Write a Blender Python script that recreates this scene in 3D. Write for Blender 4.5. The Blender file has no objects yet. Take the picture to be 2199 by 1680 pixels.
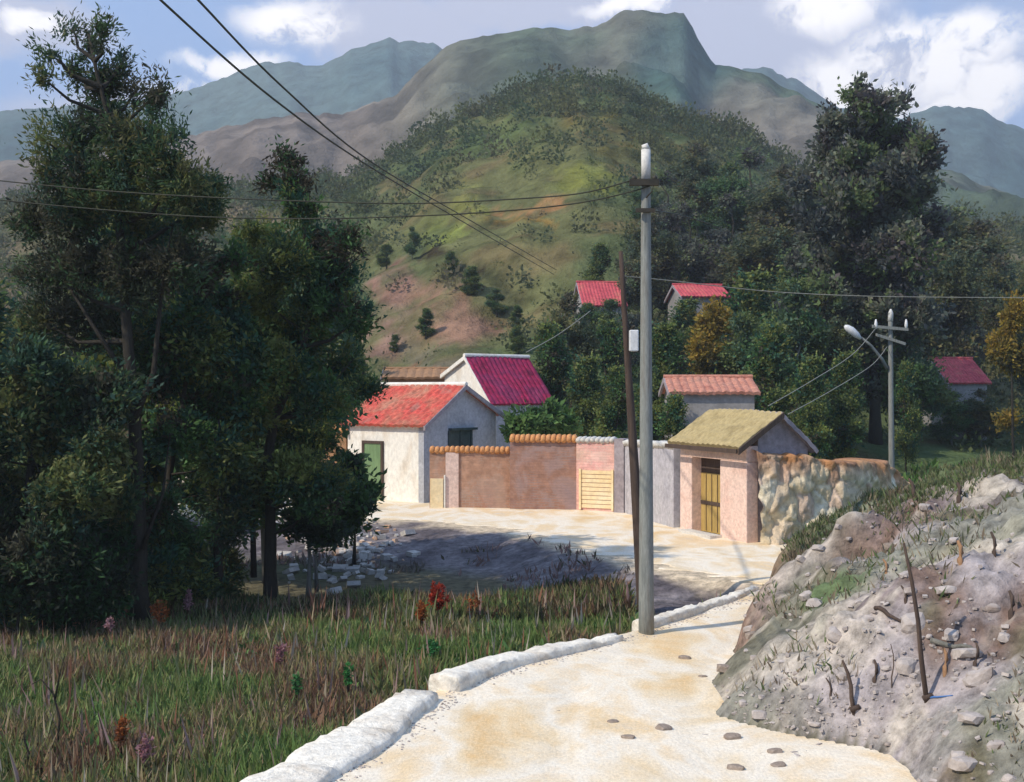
import bpy, math, random
import numpy as np
from mathutils import Vector, Matrix

random.seed(7)
RNG = np.random.default_rng(7)
C = bpy.context.scene.collection
scn = bpy.context.scene

# ------------------------------------------------------------------ camera
F = 2600.0; CX = 1099.5; CY = 840.0; HC = 3.8       # survey units used to lay the place out
cam = bpy.data.objects.new('camera', bpy.data.cameras.new('camera'))
C.objects.link(cam)
cam.location = (0, 0, HC)
cam.rotation_euler = (math.radians(90), 0, 0)
cam.data.sensor_width = 36.0
cam.data.lens = 36.0 * F / 2199.0
cam.data.clip_start = 0.1
cam.data.clip_end = 6000
scn.camera = cam
scn.view_settings.view_transform = 'Standard'
scn.view_settings.look = 'None'
scn.view_settings.gamma = 1
scn.view_settings.exposure = 0.0

def P(px, py, Y):
    return Vector(((px - CX) / F * Y, Y, HC - (py - CY) / F * Y))

# ------------------------------------------------------------------ sun + sky
SH = Vector((0.88, 0.47, 0)).normalized(); EL = math.radians(43)
sd = bpy.data.lights.new('sun', 'SUN'); sd.energy = 4.2; sd.angle = math.radians(0.6); sd.color = (1.0, 0.90, 0.76)
so = bpy.data.objects.new('sun', sd); C.objects.link(so)
so.rotation_euler = Vector((SH.x * math.cos(EL), SH.y * math.cos(EL), -math.sin(EL))).to_track_quat('-Z', 'Y').to_euler()

w = bpy.data.worlds.new('World'); scn.world = w; w.use_nodes = True
nt = w.node_tree; nt.nodes.clear()
def N(t, **k):
    n = nt.nodes.new(t)
    for a, v in k.items(): setattr(n, a, v)
    return n
def L(a, b): nt.links.new(a, b)
def _val(s, v):
    if isinstance(v, (int, float)): s.default_value = v
    elif isinstance(v, tuple): s.default_value = v
    else: L(v, s)
def M(op, a, b=0.0, clamp=False):
    n = N('ShaderNodeMath', operation=op); n.use_clamp = clamp
    _val(n.inputs[0], a); _val(n.inputs[1], b); return n.outputs[0]
def VM(op, a, b=(0, 0, 0)):
    n = N('ShaderNodeVectorMath', operation=op); _val(n.inputs[0], a); _val(n.inputs[1], b)
    return n.outputs['Value'] if op == 'LENGTH' else n.outputs[0]
def MIX(f, a, b):
    n = N('ShaderNodeMix', data_type='RGBA'); _val(n.inputs[0], f)
    _val(n.inputs[6], a); _val(n.inputs[7], b); return n.outputs[2]
def SM(v, lo, hi):
    n = N('ShaderNodeMapRange', interpolation_type='SMOOTHSTEP'); _val(n.inputs[0], v)
    n.inputs[1].default_value = lo; n.inputs[2].default_value = hi; return n.outputs[0]
def NZ(vec, scale, detail=5, rough=0.55, dist=0.0):
    n = N('ShaderNodeTexNoise'); L(vec, n.inputs['Vector']); n.inputs['Scale'].default_value = scale
    n.inputs['Detail'].default_value = detail; n.inputs['Roughness'].default_value = rough
    n.inputs['Distortion'].default_value = dist; return n
sky = N('ShaderNodeTexSky', sky_type='NISHITA'); sky.sun_disc = False
sky.sun_elevation = EL; sky.sun_rotation = math.atan2(-SH.x, -SH.y)
sky.air_density = 1.0; sky.dust_density = 1.6; sky.ozone_density = 2.0
tc = N('ShaderNodeTexCoord'); D0 = tc.outputs['Generated']
nzv = NZ(D0, 9.0, 6, 0.6, 0.3)
warp = VM('SCALE', VM('SUBTRACT', nzv.outputs['Color'], (0.5, 0.5, 0.5)))
warp.node.inputs['Scale'].default_value = 0.085
Dw = VM('ADD', D0, warp)
def blob(px, py, rx, ry):
    c = Vector(((px - CX) / F, 1, (CY - py) / F)).normalized()
    s = VM('SUBTRACT', Dw, tuple(c))
    s = VM('MULTIPLY', s, (F / rx, F / ry * 0.35, F / ry))
    return SM(VM('LENGTH', s), 1.25, 0.45)
veil = None
for b in [(1620, 130, 340, 200), (820, 60, 330, 90), (1900, 200, 330, 90), (1150, 10, 400, 60), (250, 260, 240, 70), (60, 60, 170, 70)]:
    o = blob(*b); veil = o if veil is None else M('MAXIMUM', veil, o)
puff = None
for b in [(1780, 40, 120, 60), (1960, 130, 130, 60), (2075, 130, 100, 70), (2085, 225, 120, 50), (610, 50, 130, 60), (480, 150, 120, 30), (1850, 185, 150, 50), (400, 205, 90, 20), (1400, 12, 140, 24), (60, 60, 60, 25)]:
    o = blob(*b); puff = o if puff is None else M('MAXIMUM', puff, o)
fine = NZ(Dw, 26.0, 6, 0.62)
pf = M('MULTIPLY', puff, SM(fine.outputs['Fac'], 0.33, 0.52))
big = SM(NZ(D0, 4.0, 5, 0.55, 0.4).outputs['Fac'], 0.5, 0.75)
vf = M('MULTIPLY', M('MAXIMUM', veil, M('MULTIPLY', big, 0.5)), 0.8)
skc = VM('SCALE', sky.outputs[0]); skc.node.inputs['Scale'].default_value = 1.0
base = MIX(0.8, skc, (5.0, 7.9, 14.0, 1))
c1 = MIX(vf, base, (9.6, 9.6, 11.4, 1))
c2 = MIX(pf, c1, (19.0, 18.4, 18.4, 1))
bg = N('ShaderNodeBackground'); L(c2, bg.inputs[0]); bg.inputs[1].default_value = 0.078
ow = N('ShaderNodeOutputWorld'); L(bg.outputs[0], ow.inputs[0])

# ------------------------------------------------------------------ helpers
def vnoise(x, y, seed=0):
    x = np.asarray(x, float); y = np.asarray(y, float)
    xi = np.floor(x).astype(np.int64); yi = np.floor(y).astype(np.int64)
    xf = x - xi; yf = y - yi
    def h(a, b):
        n = (a * 374761393 + b * 668265263 + seed * 974634777) & 0xffffffff
        n = ((n ^ (n >> 13)) * 1274126177) & 0xffffffff
        return ((n ^ (n >> 16)) & 0xffff) / 65535.0
    u = xf * xf * (3 - 2 * xf); v = yf * yf * (3 - 2 * yf)
    return (h(xi, yi) * (1 - u) + h(xi + 1, yi) * u) * (1 - v) + (h(xi, yi + 1) * (1 - u) + h(xi + 1, yi + 1) * u) * v - 0.5
def fbm(x, y, sc, oct=4, seed=0, g=0.5):
    s = 0; a = 1; f = 1.0 / sc
    for i in range(oct):
        s = s + a * vnoise(np.asarray(x) * f, np.asarray(y) * f, seed + i * 17); a *= g; f *= 2.03
    return s
def sstep(a, b, v):
    t = np.clip((np.asarray(v, float) - a) / (b - a), 0, 1); return t * t * (3 - 2 * t)

def tag(o, label=None, cat=None, group=None, kind=None):
    if label: o['label'] = label
    if cat: o['category'] = cat
    if group: o['group'] = group
    if kind: o['kind'] = kind
    return o
def empty(name, loc, label, cat, group=None, rz=0):
    o = bpy.data.objects.new(name, None); C.objects.link(o); o.location = loc; o.rotation_euler = (0, 0, rz)
    o.empty_display_size = 0.3
    return tag(o, label, cat, group)

class MB:
    def __init__(s): s.v = []; s.f = []
    def add(s, vs, fs):
        n = len(s.v); s.v += [tuple(v) for v in vs]; s.f += [tuple(i + n for i in f) for f in fs]
    def box(s, c, d, m=None):
        x, y, z = d[0] / 2, d[1] / 2, d[2] / 2
        vs = [Vector((sx * x, sy * y, sz * z)) for sx in (-1, 1) for sy in (-1, 1) for sz in (-1, 1)]
        vs = [Vector(c) + (m @ v if m else v) for v in vs]
        s.add(vs, [(0, 1, 3, 2), (4, 6, 7, 5), (0, 4, 5, 1), (2, 3, 7, 6), (0, 2, 6, 4), (1, 5, 7, 3)])
    def slab(s, a, b, thick, z0, z1, side=0.0):
        """upright wall piece from plan point a to b"""
        a = Vector(a[:2]); b = Vector(b[:2]); d = (b - a).normalized(); n = Vector((-d.y, d.x))
        o = n * side; t = n * thick / 2
        z0 = z0 if isinstance(z0, (tuple, list)) else (z0, z0); z1 = z1 if isinstance(z1, (tuple, list)) else (z1, z1)
        ps = [a + o - t, a + o + t, b + o + t, b + o - t]
        zz0 = [z0[0], z0[0], z0[1], z0[1]]; zz1 = [z1[0], z1[0], z1[1], z1[1]]
        vs = [(p.x, p.y, z) for p, z in zip(ps, zz0)] + [(p.x, p.y, z) for p, z in zip(ps, zz1)]
        s.add(vs, [(0, 1, 2, 3), (7, 6, 5, 4), (0, 4, 5, 1), (1, 5, 6, 2), (2, 6, 7, 3), (3, 7, 4, 0)])
    def prism(s, pts, ext):
        """closed polygon pts (3D) extruded by vector ext"""
        n = len(pts); e = Vector(ext)
        vs = [Vector(p) for p in pts] + [Vector(p) + e for p in pts]
        s.add(vs, [tuple(range(n)), tuple(range(2 * n - 1, n - 1, -1))] + [(i, i + n, (i + 1) % n + n, (i + 1) % n) for i in range(n)])
    def tube(s, pts, rs, seg=8, cap=True):
        pts = [Vector(p) for p in pts]; base = len(s.v); up = Vector((0.13, 0.21, 1)).normalized(); rings = []
        for i, p in enumerate(pts):
            d = (pts[min(i + 1, len(pts) - 1)] - pts[max(i - 1, 0)]).normalized()
            a = d.cross(up if abs(d.dot(up)) < 0.97 else Vector((1, 0, 0))).normalized(); b = d.cross(a)
            r = rs[i] if isinstance(rs, (list, tuple)) else rs
            ring = [p + (a * math.cos(2 * math.pi * k / seg) + b * math.sin(2 * math.pi * k / seg)) * r for k in range(seg)]
            rings.append(ring)
        vs = [v for r in rings for v in r]; fs = []
        for i in range(len(pts) - 1):
            for k in range(seg):
                a0 = i * seg + k; a1 = i * seg + (k + 1) % seg
                fs.append((a0, a1, a1 + seg, a0 + seg))
        if cap:
            fs.append(tuple(range(seg))[::-1]); fs.append(tuple((len(pts) - 1) * seg + k for k in range(seg)))
        s.add(vs, fs)
    def build(s, name, mat, parent=None, loc=(0, 0, 0), smooth=False, bevel=0.0):
        me = bpy.data.meshes.new(name); me.from_pydata(s.v, [], s.f); me.update()
        o = bpy.data.objects.new(name, me); C.objects.link(o); o.data.materials.append(mat)
        if smooth: me.polygons.foreach_set('use_smooth', [True] * len(me.polygons))
        if parent: o.parent = parent
        o.location = loc
        if bevel:
            b = o.modifiers.new('bevel', 'BEVEL'); b.width = bevel; b.segments = 2; b.limit_method = 'ANGLE'
        return o
    def local(s, o):   # shift to the frame of an unrotated parent
        l = o.location; s.v = [(v[0] - l.x, v[1] - l.y, v[2] - l.z) for v in s.v]; return s

# ---- materials
def mat(name, cols, scale=2.0, detail=6, rough=0.85, bump=0.3, bdist=0.02, bscale=None, stretch=(1, 1, 1), brick=None, attr=False, fine=0.25, spec=0.25, wave=None):
    global nt
    m = bpy.data.materials.new(name); m.use_nodes = True; nt = m.node_tree; nt.nodes.clear()
    tcn = N('ShaderNodeTexCoord'); mp = N('ShaderNodeMapping'); L(tcn.outputs['Object'], mp.inputs[0]); mp.inputs['Scale'].default_value = stretch
    v = mp.outputs[0]
    n1 = NZ(v, scale, detail, 0.6, 0.4)
    if attr:
        a = N('ShaderNodeAttribute', attribute_name='tint'); col = a.outputs['Color']
    else:
        r = N('ShaderNodeValToRGB'); L(n1.outputs['Fac'], r.inputs[0]); el = r.color_ramp.elements
        k = len(cols)
        while len(el) < k: el.new(0.5)
        for i, c in enumerate(cols):
            el[i].position = 0.28 + 0.44 * i / max(1, k - 1); el[i].color = (*c, 1)
        col = r.outputs[0]
    n2 = NZ(v, (bscale or scale * 6), 6, 0.7)
    mr = N('ShaderNodeMapRange'); L(n2.outputs['Fac'], mr.inputs[0]); mr.inputs[1].default_value = .32; mr.inputs[2].default_value = .68; mr.inputs[3].default_value = .25; mr.inputs[4].default_value = 1.7; mr.clamp = True
    fv = VM('SCALE', col, (0, 0, 0)); L(mr.outputs[0], fv.node.inputs['Scale']); col = MIX(fine, col, fv)
    hgt = n2.outputs['Fac']
    if brick:
        bw, bh, mc, ms = brick
        bt = N('ShaderNodeTexBrick'); L(tcn.outputs['UV'], bt.inputs['Vector']); bt.inputs['Scale'].default_value = 1
        bt.inputs['Brick Width'].default_value = bw; bt.inputs['Row Height'].default_value = bh
        bt.inputs['Mortar Size'].default_value = ms; bt.inputs['Mortar Smooth'].default_value = 0.3; bt.inputs['Bias'].default_value = 0.0
        bt.inputs['Color1'].default_value = (0.90, 0.88, 0.86, 1); bt.inputs['Color2'].default_value = (1.06, 1.04, 1.03, 1); bt.inputs['Mortar'].default_value = (1, 1, 1, 1)
        c0 = VM('MULTIPLY', col, bt.outputs['Color'])
        worn = NZ(v, 1.1, 5, 0.65); col = MIX(M('MULTIPLY', bt.outputs['Fac'], SM(worn.outputs['Fac'], .46, .60)), c0, (*mc, 1))
        plaster = SM(NZ(v, .7, 6, .7, .5).outputs['Fac'], .50, .56); col = MIX(M('MULTIPLY', plaster, .35), col, VM('MULTIPLY', VM('SCALE', (0, 0, 0)), (1, 1, 1)))
        col.node.inputs[7].default_value = (*[c * 1.12 for c in mc], 1); [nt.links.remove(l) for l in list(col.node.inputs[7].links)]
        hgt = M('SUBTRACT', M('MULTIPLY', n2.outputs['Fac'], 0.5), M('MULTIPLY', bt.outputs['Fac'], 0.5))
    bs = N('ShaderNodeBsdfPrincipled'); L(col, bs.inputs['Base Color']); bs.inputs['Roughness'].default_value = rough
    bs.inputs['Specular IOR Level'].default_value = spec
    bp = N('ShaderNodeBump'); bp.inputs['Strength'].default_value = bump; bp.inputs['Distance'].default_value = bdist
    L(hgt, bp.inputs['Height']); L(bp.outputs[0], bs.inputs['Normal'])
    o = N('ShaderNodeOutputMaterial'); L(bs.outputs[0], o.inputs[0])
    return m
def leafmat(name, trans=0.25):
    global nt
    m = bpy.data.materials.new(name); m.use_nodes = True; nt = m.node_tree; nt.nodes.clear()
    a = N('ShaderNodeAttribute', attribute_name='tint')
    d = N('ShaderNodeBsdfPrincipled'); L(a.outputs['Color'], d.inputs['Base Color']); d.inputs['Roughness'].default_value = 0.6; d.inputs['Specular IOR Level'].default_value = 0.2
    t = N('ShaderNodeBsdfTranslucent'); L(a.outputs['Color'], t.inputs[0])
    x = N('ShaderNodeMixShader'); x.inputs[0].default_value = trans; L(d.outputs[0], x.inputs[1]); L(t.outputs[0], x.inputs[2])
    o = N('ShaderNodeOutputMaterial'); L(x.outputs[0], o.inputs[0]); return m

LEAF = leafmat('leaf', 0.42); BLADE = leafmat('grass_blade', 0.3)
M_ground = mat('soil', [], 1.3, attr=True, bump=1.0, bdist=0.08, bscale=4.5, fine=0.75, rough=0.95)
M_hill = mat('hill_soil', [], 0.03, attr=True, bump=0.9, bdist=1.2, bscale=0.35, fine=0.6, rough=1, spec=0)
M_mount = mat('mountain_soil', [], 0.01, attr=True, bump=0.8, bdist=4, bscale=0.08, fine=0.5, rough=1, spec=0)
M_road = mat('sand_road', [(0.68, 0.46, 0.22), (0.73, 0.58, 0.37), (0.80, 0.72, 0.58), (0.74, 0.56, 0.33), (0.66, 0.58, 0.47)], 0.55, bump=0.5, bdist=0.02, bscale=26, fine=0.22, rough=0.95, stretch=(1.25, 0.75, 1))
M_kerb = mat('white_lime', [(0.46, 0.38, 0.28), (0.76, 0.69, 0.57), (0.88, 0.83, 0.71), (0.74, 0.67, 0.55)], 2.0, bump=0.9, bdist=0.04, bscale=11, fine=0.28)
M_conc = mat('weathered_concrete', [(0.13, 0.14, 0.13), (0.24, 0.25, 0.225), (0.18, 0.165, 0.14)], 2.0, bump=0.3, bdist=0.01, stretch=(4, 4, 0.6), fine=0.3)
M_concpale = mat('pale_concrete', [(0.5, 0.48, 0.44), (0.68, 0.66, 0.6)], 3.0, bump=0.2, bdist=0.01)
M_iron = mat('dark_iron', [(0.03, 0.028, 0.02), (0.06, 0.05, 0.035)], 6, rough=0.6, bump=0.1)
M_wire = mat('wire', [(0.03, 0.032, 0.022), (0.05, 0.05, 0.03)], 3, rough=0.6, bump=0)
M_wirel = mat('pale_wire', [(0.25, 0.25, 0.2), (0.32, 0.3, 0.25)], 3, rough=0.6, bump=0)
M_wood = mat('dark_wood', [(0.05, 0.035, 0.028), (0.11, 0.075, 0.055)], 4, stretch=(5, 5, 0.5), bump=0.5)
M_bark = mat('bark', [(0.018, 0.016, 0.012), (0.05, 0.042, 0.03), (0.032, 0.03, 0.022)], 3, stretch=(4, 4, 0.7), bump=0.9, bdist=0.04)
M_barkg = mat('pale_bark', [(0.12, 0.12, 0.10), (0.22, 0.21, 0.18)], 3, stretch=(4, 4, 0.7), bump=0.7, bdist=0.03)
M_cream = mat('cream_plaster', [(0.66, 0.58, 0.47), (0.80, 0.77, 0.69), (0.82, 0.76, 0.66)], 1.2, bump=0.5, bdist=0.02, bscale=9, fine=0.22, stretch=(1, 1, 0.6))
M_shadew = mat('shade_grey_plaster', [(0.30, 0.31, 0.33), (0.42, 0.43, 0.45), (0.38, 0.38, 0.42)], 1.0, bump=0.5, bdist=0.02, bscale=9, fine=0.3)  # cream plaster on sides away from the sun, shade put into the colour
M_redroof = mat('red_roof_tile', [(0.42, 0.22, 0.14), (0.46, 0.14, 0.09), (0.54, 0.08, 0.06), (0.32, 0.16, 0.12)], 1.0, bump=0.6, rough=0.85, fine=0.6)
M_magroof = mat('crimson_roof_tile', [(0.13, 0.012, 0.04), (0.34, 0.018, 0.07), (0.22, 0.025, 0.08), (0.38, 0.05, 0.12)], 1.3, bump=0.6, rough=0.8, fine=0.6)
M_orange = mat('orange_tile', [(0.50, 0.20, 0.08), (0.66, 0.32, 0.12), (0.45, 0.22, 0.12)], 4, bump=0.7, bdist=0.03, fine=0.4)
M_ochre = mat('ochre_tile', [(0.26, 0.20, 0.09), (0.42, 0.33, 0.16), (0.33, 0.26, 0.12)], 1.5, bump=0.4, fine=0.3)
M_brick = mat('brown_brick', [(0.33, 0.18, 0.12), (0.46, 0.27, 0.18), (0.38, 0.20, 0.14)], 0.8, bump=0.8, bdist=0.02, brick=(0.26, 0.085, (0.42, 0.32, 0.26), 0.008), fine=0.3)
M_brickp = mat('purple_brick', [(0.26, 0.16, 0.15), (0.36, 0.20, 0.14), (0.30, 0.20, 0.20)], 0.7, bump=0.8, bdist=0.02, brick=(0.26, 0.085, (0.34, 0.26, 0.24), 0.008), fine=0.3)
M_pink = mat('pink_brick', [(0.72, 0.50, 0.38), (0.76, 0.42, 0.36), (0.74, 0.34, 0.32)], 0.8, bump=0.8, bdist=0.02, brick=(0.26, 0.085, (0.72, 0.58, 0.48), 0.008), fine=0.3)
M_yell = mat('yellow_board', [(0.80, 0.58, 0.28), (0.82, 0.72, 0.50)], 1.2, bump=0.4, fine=0.2)
M_pinkp = mat('pink_plaster', [(0.66, 0.44, 0.36), (0.74, 0.55, 0.46), (0.70, 0.50, 0.42)], 1.5, bump=0.6, bdist=0.02, bscale=12, fine=0.3)
M_shadelav = mat('shaded_lavender_plaster', [(0.34, 0.33, 0.36), (0.44, 0.42, 0.44), (0.40, 0.40, 0.41)], 1.2, bump=0.6, bdist=0.02, fine=0.35)  # lavender grey of a shaded wall, the shade put into its colour
M_mauve = mat('mauve_and_shaded_plaster', [(0.26, 0.22, 0.23), (0.36, 0.32, 0.33)], 1.2, bump=0.6, bdist=0.02, fine=0.35)  # pillar's own mauve; on the gatehouse gable it paints in shade
M_door = mat('ochre_door_paint', [(0.34, 0.23, 0.07), (0.50, 0.35, 0.12)], 2, stretch=(3, 3, 0.5), bump=0.3, rough=0.55)
M_gdoor = mat('green_door_paint', [(0.12, 0.20, 0.09), (0.20, 0.30, 0.14)], 2, stretch=(3, 3, 0.5), bump=0.3, rough=0.6)
M_dark = mat('dark_glass', [(0.02, 0.035, 0.04), (0.05, 0.08, 0.08)], 3, bump=0.1, rough=0.25, spec=0.5)
M_rockw = mat('cream_rock', [], 0.9, attr=True, bump=1, bdist=0.08, bscale=5, fine=0.4)
M_stone = mat('stone', [(0.22, 0.17, 0.13), (0.38, 0.31, 0.25)], 6, bump=0.7, bdist=0.02)
M_rub = mat('rubble_brick', [(0.50, 0.26, 0.12), (0.62, 0.50, 0.40)], 3, bump=0.7)
M_rubg = mat('rubble_grey', [(0.35, 0.33, 0.31), (0.55, 0.52, 0.47)], 3, bump=0.7)
M_farroof = mat('far_red_roof', [(0.36, 0.05, 0.07), (0.52, 0.09, 0.10), (0.48, 0.15, 0.11)], 1.0, bump=0.3, fine=0.45)
M_farroof2 = mat('far_coral_roof', [(0.46, 0.14, 0.11), (0.58, 0.24, 0.17)], 1.0, bump=0.3)
M_coral = mat('faded_coral_roof', [(0.34, 0.13, 0.09), (0.50, 0.22, 0.15), (0.40, 0.20, 0.14)], 1.6, bump=0.5, fine=0.5)
M_farwall = mat('far_grey_wall', [(0.22, 0.21, 0.2), (0.34, 0.32, 0.3)], 1.0, bump=0.4)
M_brownw = mat('brown_mud_wall', [(0.26, 0.15, 0.08), (0.36, 0.20, 0.10)], 1.2, bump=0.6)
M_lamp = mat('lamp_housing', [(0.6, 0.6, 0.58), (0.72, 0.72, 0.7)], 3, bump=0, rough=0.4)

# ------------------------------------------------------------------ ground
XL = np.array([[2, -5.2], [8, -3.4], [11.1, -2.35], [15.5, -0.95], [17.2, 0.35], [18.9, 1.72], [21, 3.2], [23.4, 4.85]])
CT = np.array([[23.4, 4.9], [24.8, 4.1], [26.4, 2.7], [29.2, 1.3], [33.6, -.4], [35.6, -3.0], [36.6, -6.5], [37.5, -12], [38.5, -30], [42, -60]])
XR = np.array([[0, 5.4], [10, 4.45], [12.2, 4.05], [13.2, 3.5], [14.3, 2.35], [15.5, 2.65], [17.6, 3.35], [21, 4.4], [24, 5.75], [28, 6.6], [31, 7.2], [40, 12], [60, 20]])
def xl(y): return np.interp(y, XL[:, 0], XL[:, 1])
def ct(y): return np.interp(y, CT[:, 0], CT[:, 1])
def xr(y): return np.interp(y, XR[:, 0], XR[:, 1]) + 0.12 * np.sin(np.asarray(y) * 3.1) + 0.25 * fbm(y, y * 0, 1.3, 3, 5)
def hroad(x, y):
    t = np.asarray(x, float) - np.interp(y, [5, 12, 16, 20, 24, 30], [-.2, 1.2, 1.6, 3.4, 5.1, 4.2])
    rut = -0.028 * (np.exp(-((t - .75) / .22) ** 2) + np.exp(-((t + .75) / .22) ** 2)) * (.6 + fbm(x, y, 1.2, 3, 2))
    return 0.03 * fbm(x, y, 1.6, 4, 3) + 0.02 * fbm(x, y, 0.4, 2, 9) + rut
def h(x, y):
    x = np.asarray(x, float); y = np.asarray(y, float)
    base = hroad(x, y) - 0.02
    # field west of the kerb, lower than the road
    m = np.where(y < 23.4, sstep(0.05, -0.55, x - xl(y)), 0)
    yb = np.interp(-x, -CT[::-1, 1][::-1], CT[::-1, 0][::-1])       # courtyard edge y at this x
    m2 = sstep(0.1, -5.6 * sstep(5.2, 1.5, x) - .8, y - yb) * (x < 4.95)
    fm = np.where(y < 23.4, np.minimum(m, np.maximum(m2, 0)), m2)
    z = base - 0.55 * fm + fm * 0.12 * fbm(x, y, 2.5, 4, 11)
    # right bank
    d = np.maximum(x - xr(y), 0)
    cw = sstep(15.5, 19.5, y)
    b = cw * (0.85 * (1 - np.exp(-d / 0.13)) + 1.62 * (1 - np.exp(-d / 2.3))) + (1 - cw) * (2.6 * (1 - np.exp(-d / 2.6)) + 0.12 * (1 - np.exp(-d / 0.1)))
    b = b + cw * .13 * np.maximum(d - 2.2, 0) * (d < 12)
    fall = 1 - 0.62 * sstep(22.3, 26.5, y) - 0.2 * sstep(27, 34, y)
    g = np.minimum(d, 1.2)
    b = b * fall + g * (0.30 * fbm(x, y, 1.7, 5, 21) - 0.45 * np.abs(fbm(x + 0.4 * y, y * 0.35, 0.9, 5, 23)) + 0.04 + 0.16 * np.maximum(fbm(x - .3 * y, y * .8, .45, 4, 27, .6), -.1) + .16 * np.round(4 * fbm(x, y, 1.0, 3, 29)) / 4 - .20 * np.abs(fbm(x * .35 + .2 * y, y, .55, 4, 35, .6)) + .04)
    # little hollow in the bank
    b = b - 0.75 * np.exp(-(((x - 4.95) / 0.40) ** 2 + ((y - 17.3) / 0.30) ** 2)) * (d > 0.2) + .35 * np.exp(-(((x - 5.0) / 0.6) ** 2 + ((y - 17.95) / 0.28) ** 2)) * (d > 0.2)
    z = z + b
    z = z + 0.9 * sstep(46, 120, y) * fbm(x, y, 18, 3, 31) + 0.02 * np.maximum(np.abs(x) - 60, 0) * 0
    return z
def G(px, py):
    """point on the ground that is sighted at px, py"""
    Y = np.linspace(9, 70, 2500); X = (px - CX) / F * Y; Z = HC - (py - CY) / F * Y
    k = np.argmax(h(X, Y) >= Z)
    return Vector((X[k], Y[k], float(h(X[k], Y[k]))))
def GX(px, Y):
    X = (px - CX) / F * Y; return Vector((X, Y, float(h(X, Y))))

def set_tint(me, cols):
    a = me.color_attributes.new('tint', 'FLOAT_COLOR', 'POINT')
    c = np.ones((len(cols), 4), np.float32); c[:, :3] = cols; a.data.foreach_set('color', c.ravel())
def grid_mesh(name, X, Y, Z, cols, m, kind='structure'):
    ny, nx = X.shape
    v = np.stack([X, Y, Z], -1).reshape(-1, 3)
    i = np.arange(ny * nx).reshape(ny, nx)
    f = np.stack([i[:-1, :-1], i[:-1, 1:], i[1:, 1:], i[1:, :-1]], -1).reshape(-1, 4)
    me = bpy.data.meshes.new(name)
    me.vertices.add(len(v)); me.vertices.foreach_set('co', v.ravel().astype(np.float32))
    me.loops.add(f.size); me.loops.foreach_set('vertex_index', f.ravel().astype(np.int32))
    me.polygons.add(len(f)); me.polygons.foreach_set('loop_start', np.arange(0, f.size, 4, dtype=np.int32))
    me.polygons.foreach_set('use_smooth', np.ones(len(f), bool))
    me.update(); me.validate()
    if cols is not None: set_tint(me, np.asarray(cols).reshape(-1, 3))
    me.materials.append(m)
    o = bpy.data.objects.new(name, me); C.objects.link(o); o['kind'] = kind
    return o
def lerpc(a, b, t): return a + (b - a) * t[..., None]
def c3(*c): return np.array(c, float)

gx = np.concatenate([-np.geomspace(1500, 12, 40), np.arange(-11.5, -3, 0.3), np.arange(-3, 12, 0.09), np.arange(12, 20, 0.3), np.geomspace(21, 1500, 36)])
gy = np.concatenate([-np.geomspace(300, 6, 14), np.arange(-5, 9, 0.6), np.arange(9, 27, 0.09), np.arange(27, 42, 0.25), np.geomspace(42.5, 1500, 50)])
GXX, GYY = np.meshgrid(gx, gy)
GZ = h(GXX, GYY)
def ground_col(x, y):
    n1 = fbm(x, y, 3, 4, 41) + 0.5; n2 = fbm(x, y, 0.8, 4, 43) + 0.5; n3 = fbm(x, y, 1.8, 4, 47) + 0.5
    col = lerpc(np.broadcast_to(c3(.12, .105, .06), x.shape + (3,)), c3(.07, .085, .035), np.clip(n1 * 1.6 - .3, 0, 1))
    yb = np.interp(-x, -CT[::-1, 1][::-1], CT[::-1, 0][::-1])
    t = sstep(-6.6, -4.6, y - yb) * (x < 4.95)
    slope = lerpc(np.broadcast_to(c3(.10, .085, .09), x.shape + (3,)), c3(.20, .175, .175), np.clip(n2 * 1.9 - .45, 0, 1))  # dark grey soil carries painted tree shade below the yard
    slope = lerpc(slope, c3(.62, .50, .34), sstep(-1.3, -.1, y - yb + 1.2 * fbm(x, y, .9, 4, 63)) * .9)
    col = lerpc(col, slope, np.where(y > 20, t, 0))
    d = x - xr(y)
    bk = lerpc(np.broadcast_to(c3(.19, .15, .145), x.shape + (3,)), c3(.345, .305, .295), np.clip(n3 * 2.6 - .8, 0, 1))
    bk = lerpc(bk, c3(.17, .115, .09), np.clip((n2 - .58) * 4, 0, 1))
    bk = lerpc(bk, c3(.50, .44, .34), np.clip((n1 - .66) * 4, 0, 1) * .8)
    gr = np.clip((fbm(x, y, 1.6, 4, 53) + .5 - .45 + 0.30 * sstep(20, 22.5, y)) * 4, 0, 1)
    bk = lerpc(bk, c3(.12, .145, .07), gr * (0.5 + 0.4 * sstep(18, 21, y)))
    bk = lerpc(bk, c3(.50, .44, .36), np.clip((fbm(x * .6, y, .5, 4, 83) - .12) * 6, 0, 1) * .7)
    bk = lerpc(bk, c3(.24, .15, .10), np.maximum(np.exp(-(d / .5) ** 2) * sstep(15.5, 18, y) * .9, .85 * np.exp(-(((x - 4.95) / 0.5) ** 2 + ((y - 17.4) / 0.4) ** 2))))  # brown cliff soil; the hollow's dark is also put into the colour
    bk = lerpc(bk, c3(.10, .15, .06), .85 * np.clip(1.6 * np.exp(-(((x - 4.25) / 0.32) ** 2 + ((y - 15.9) / 0.7) ** 2)) - .3 + fbm(x, y, .5, 3, 97), 0, 1) * (np.abs(x - 4.25) < 1))
    bk = lerpc(bk, c3(.10, .13, .06), sstep(19.6, 21.2, y + .5 * fbm(x, y, 1.2, 3, 59)) * sstep(.35, .9, d) * .75)
    col = lerpc(col, bk, (d > -0.05).astype(float) * (y < 29))
    col = lerpc(col, np.broadcast_to(c3(.10, .15, .05), x.shape + (3,)), sstep(27, 32, y) * (d > 0))
    return col
grid_mesh('ground', GXX, GYY, GZ, ground_col(GXX, GYY), M_ground)

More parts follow.
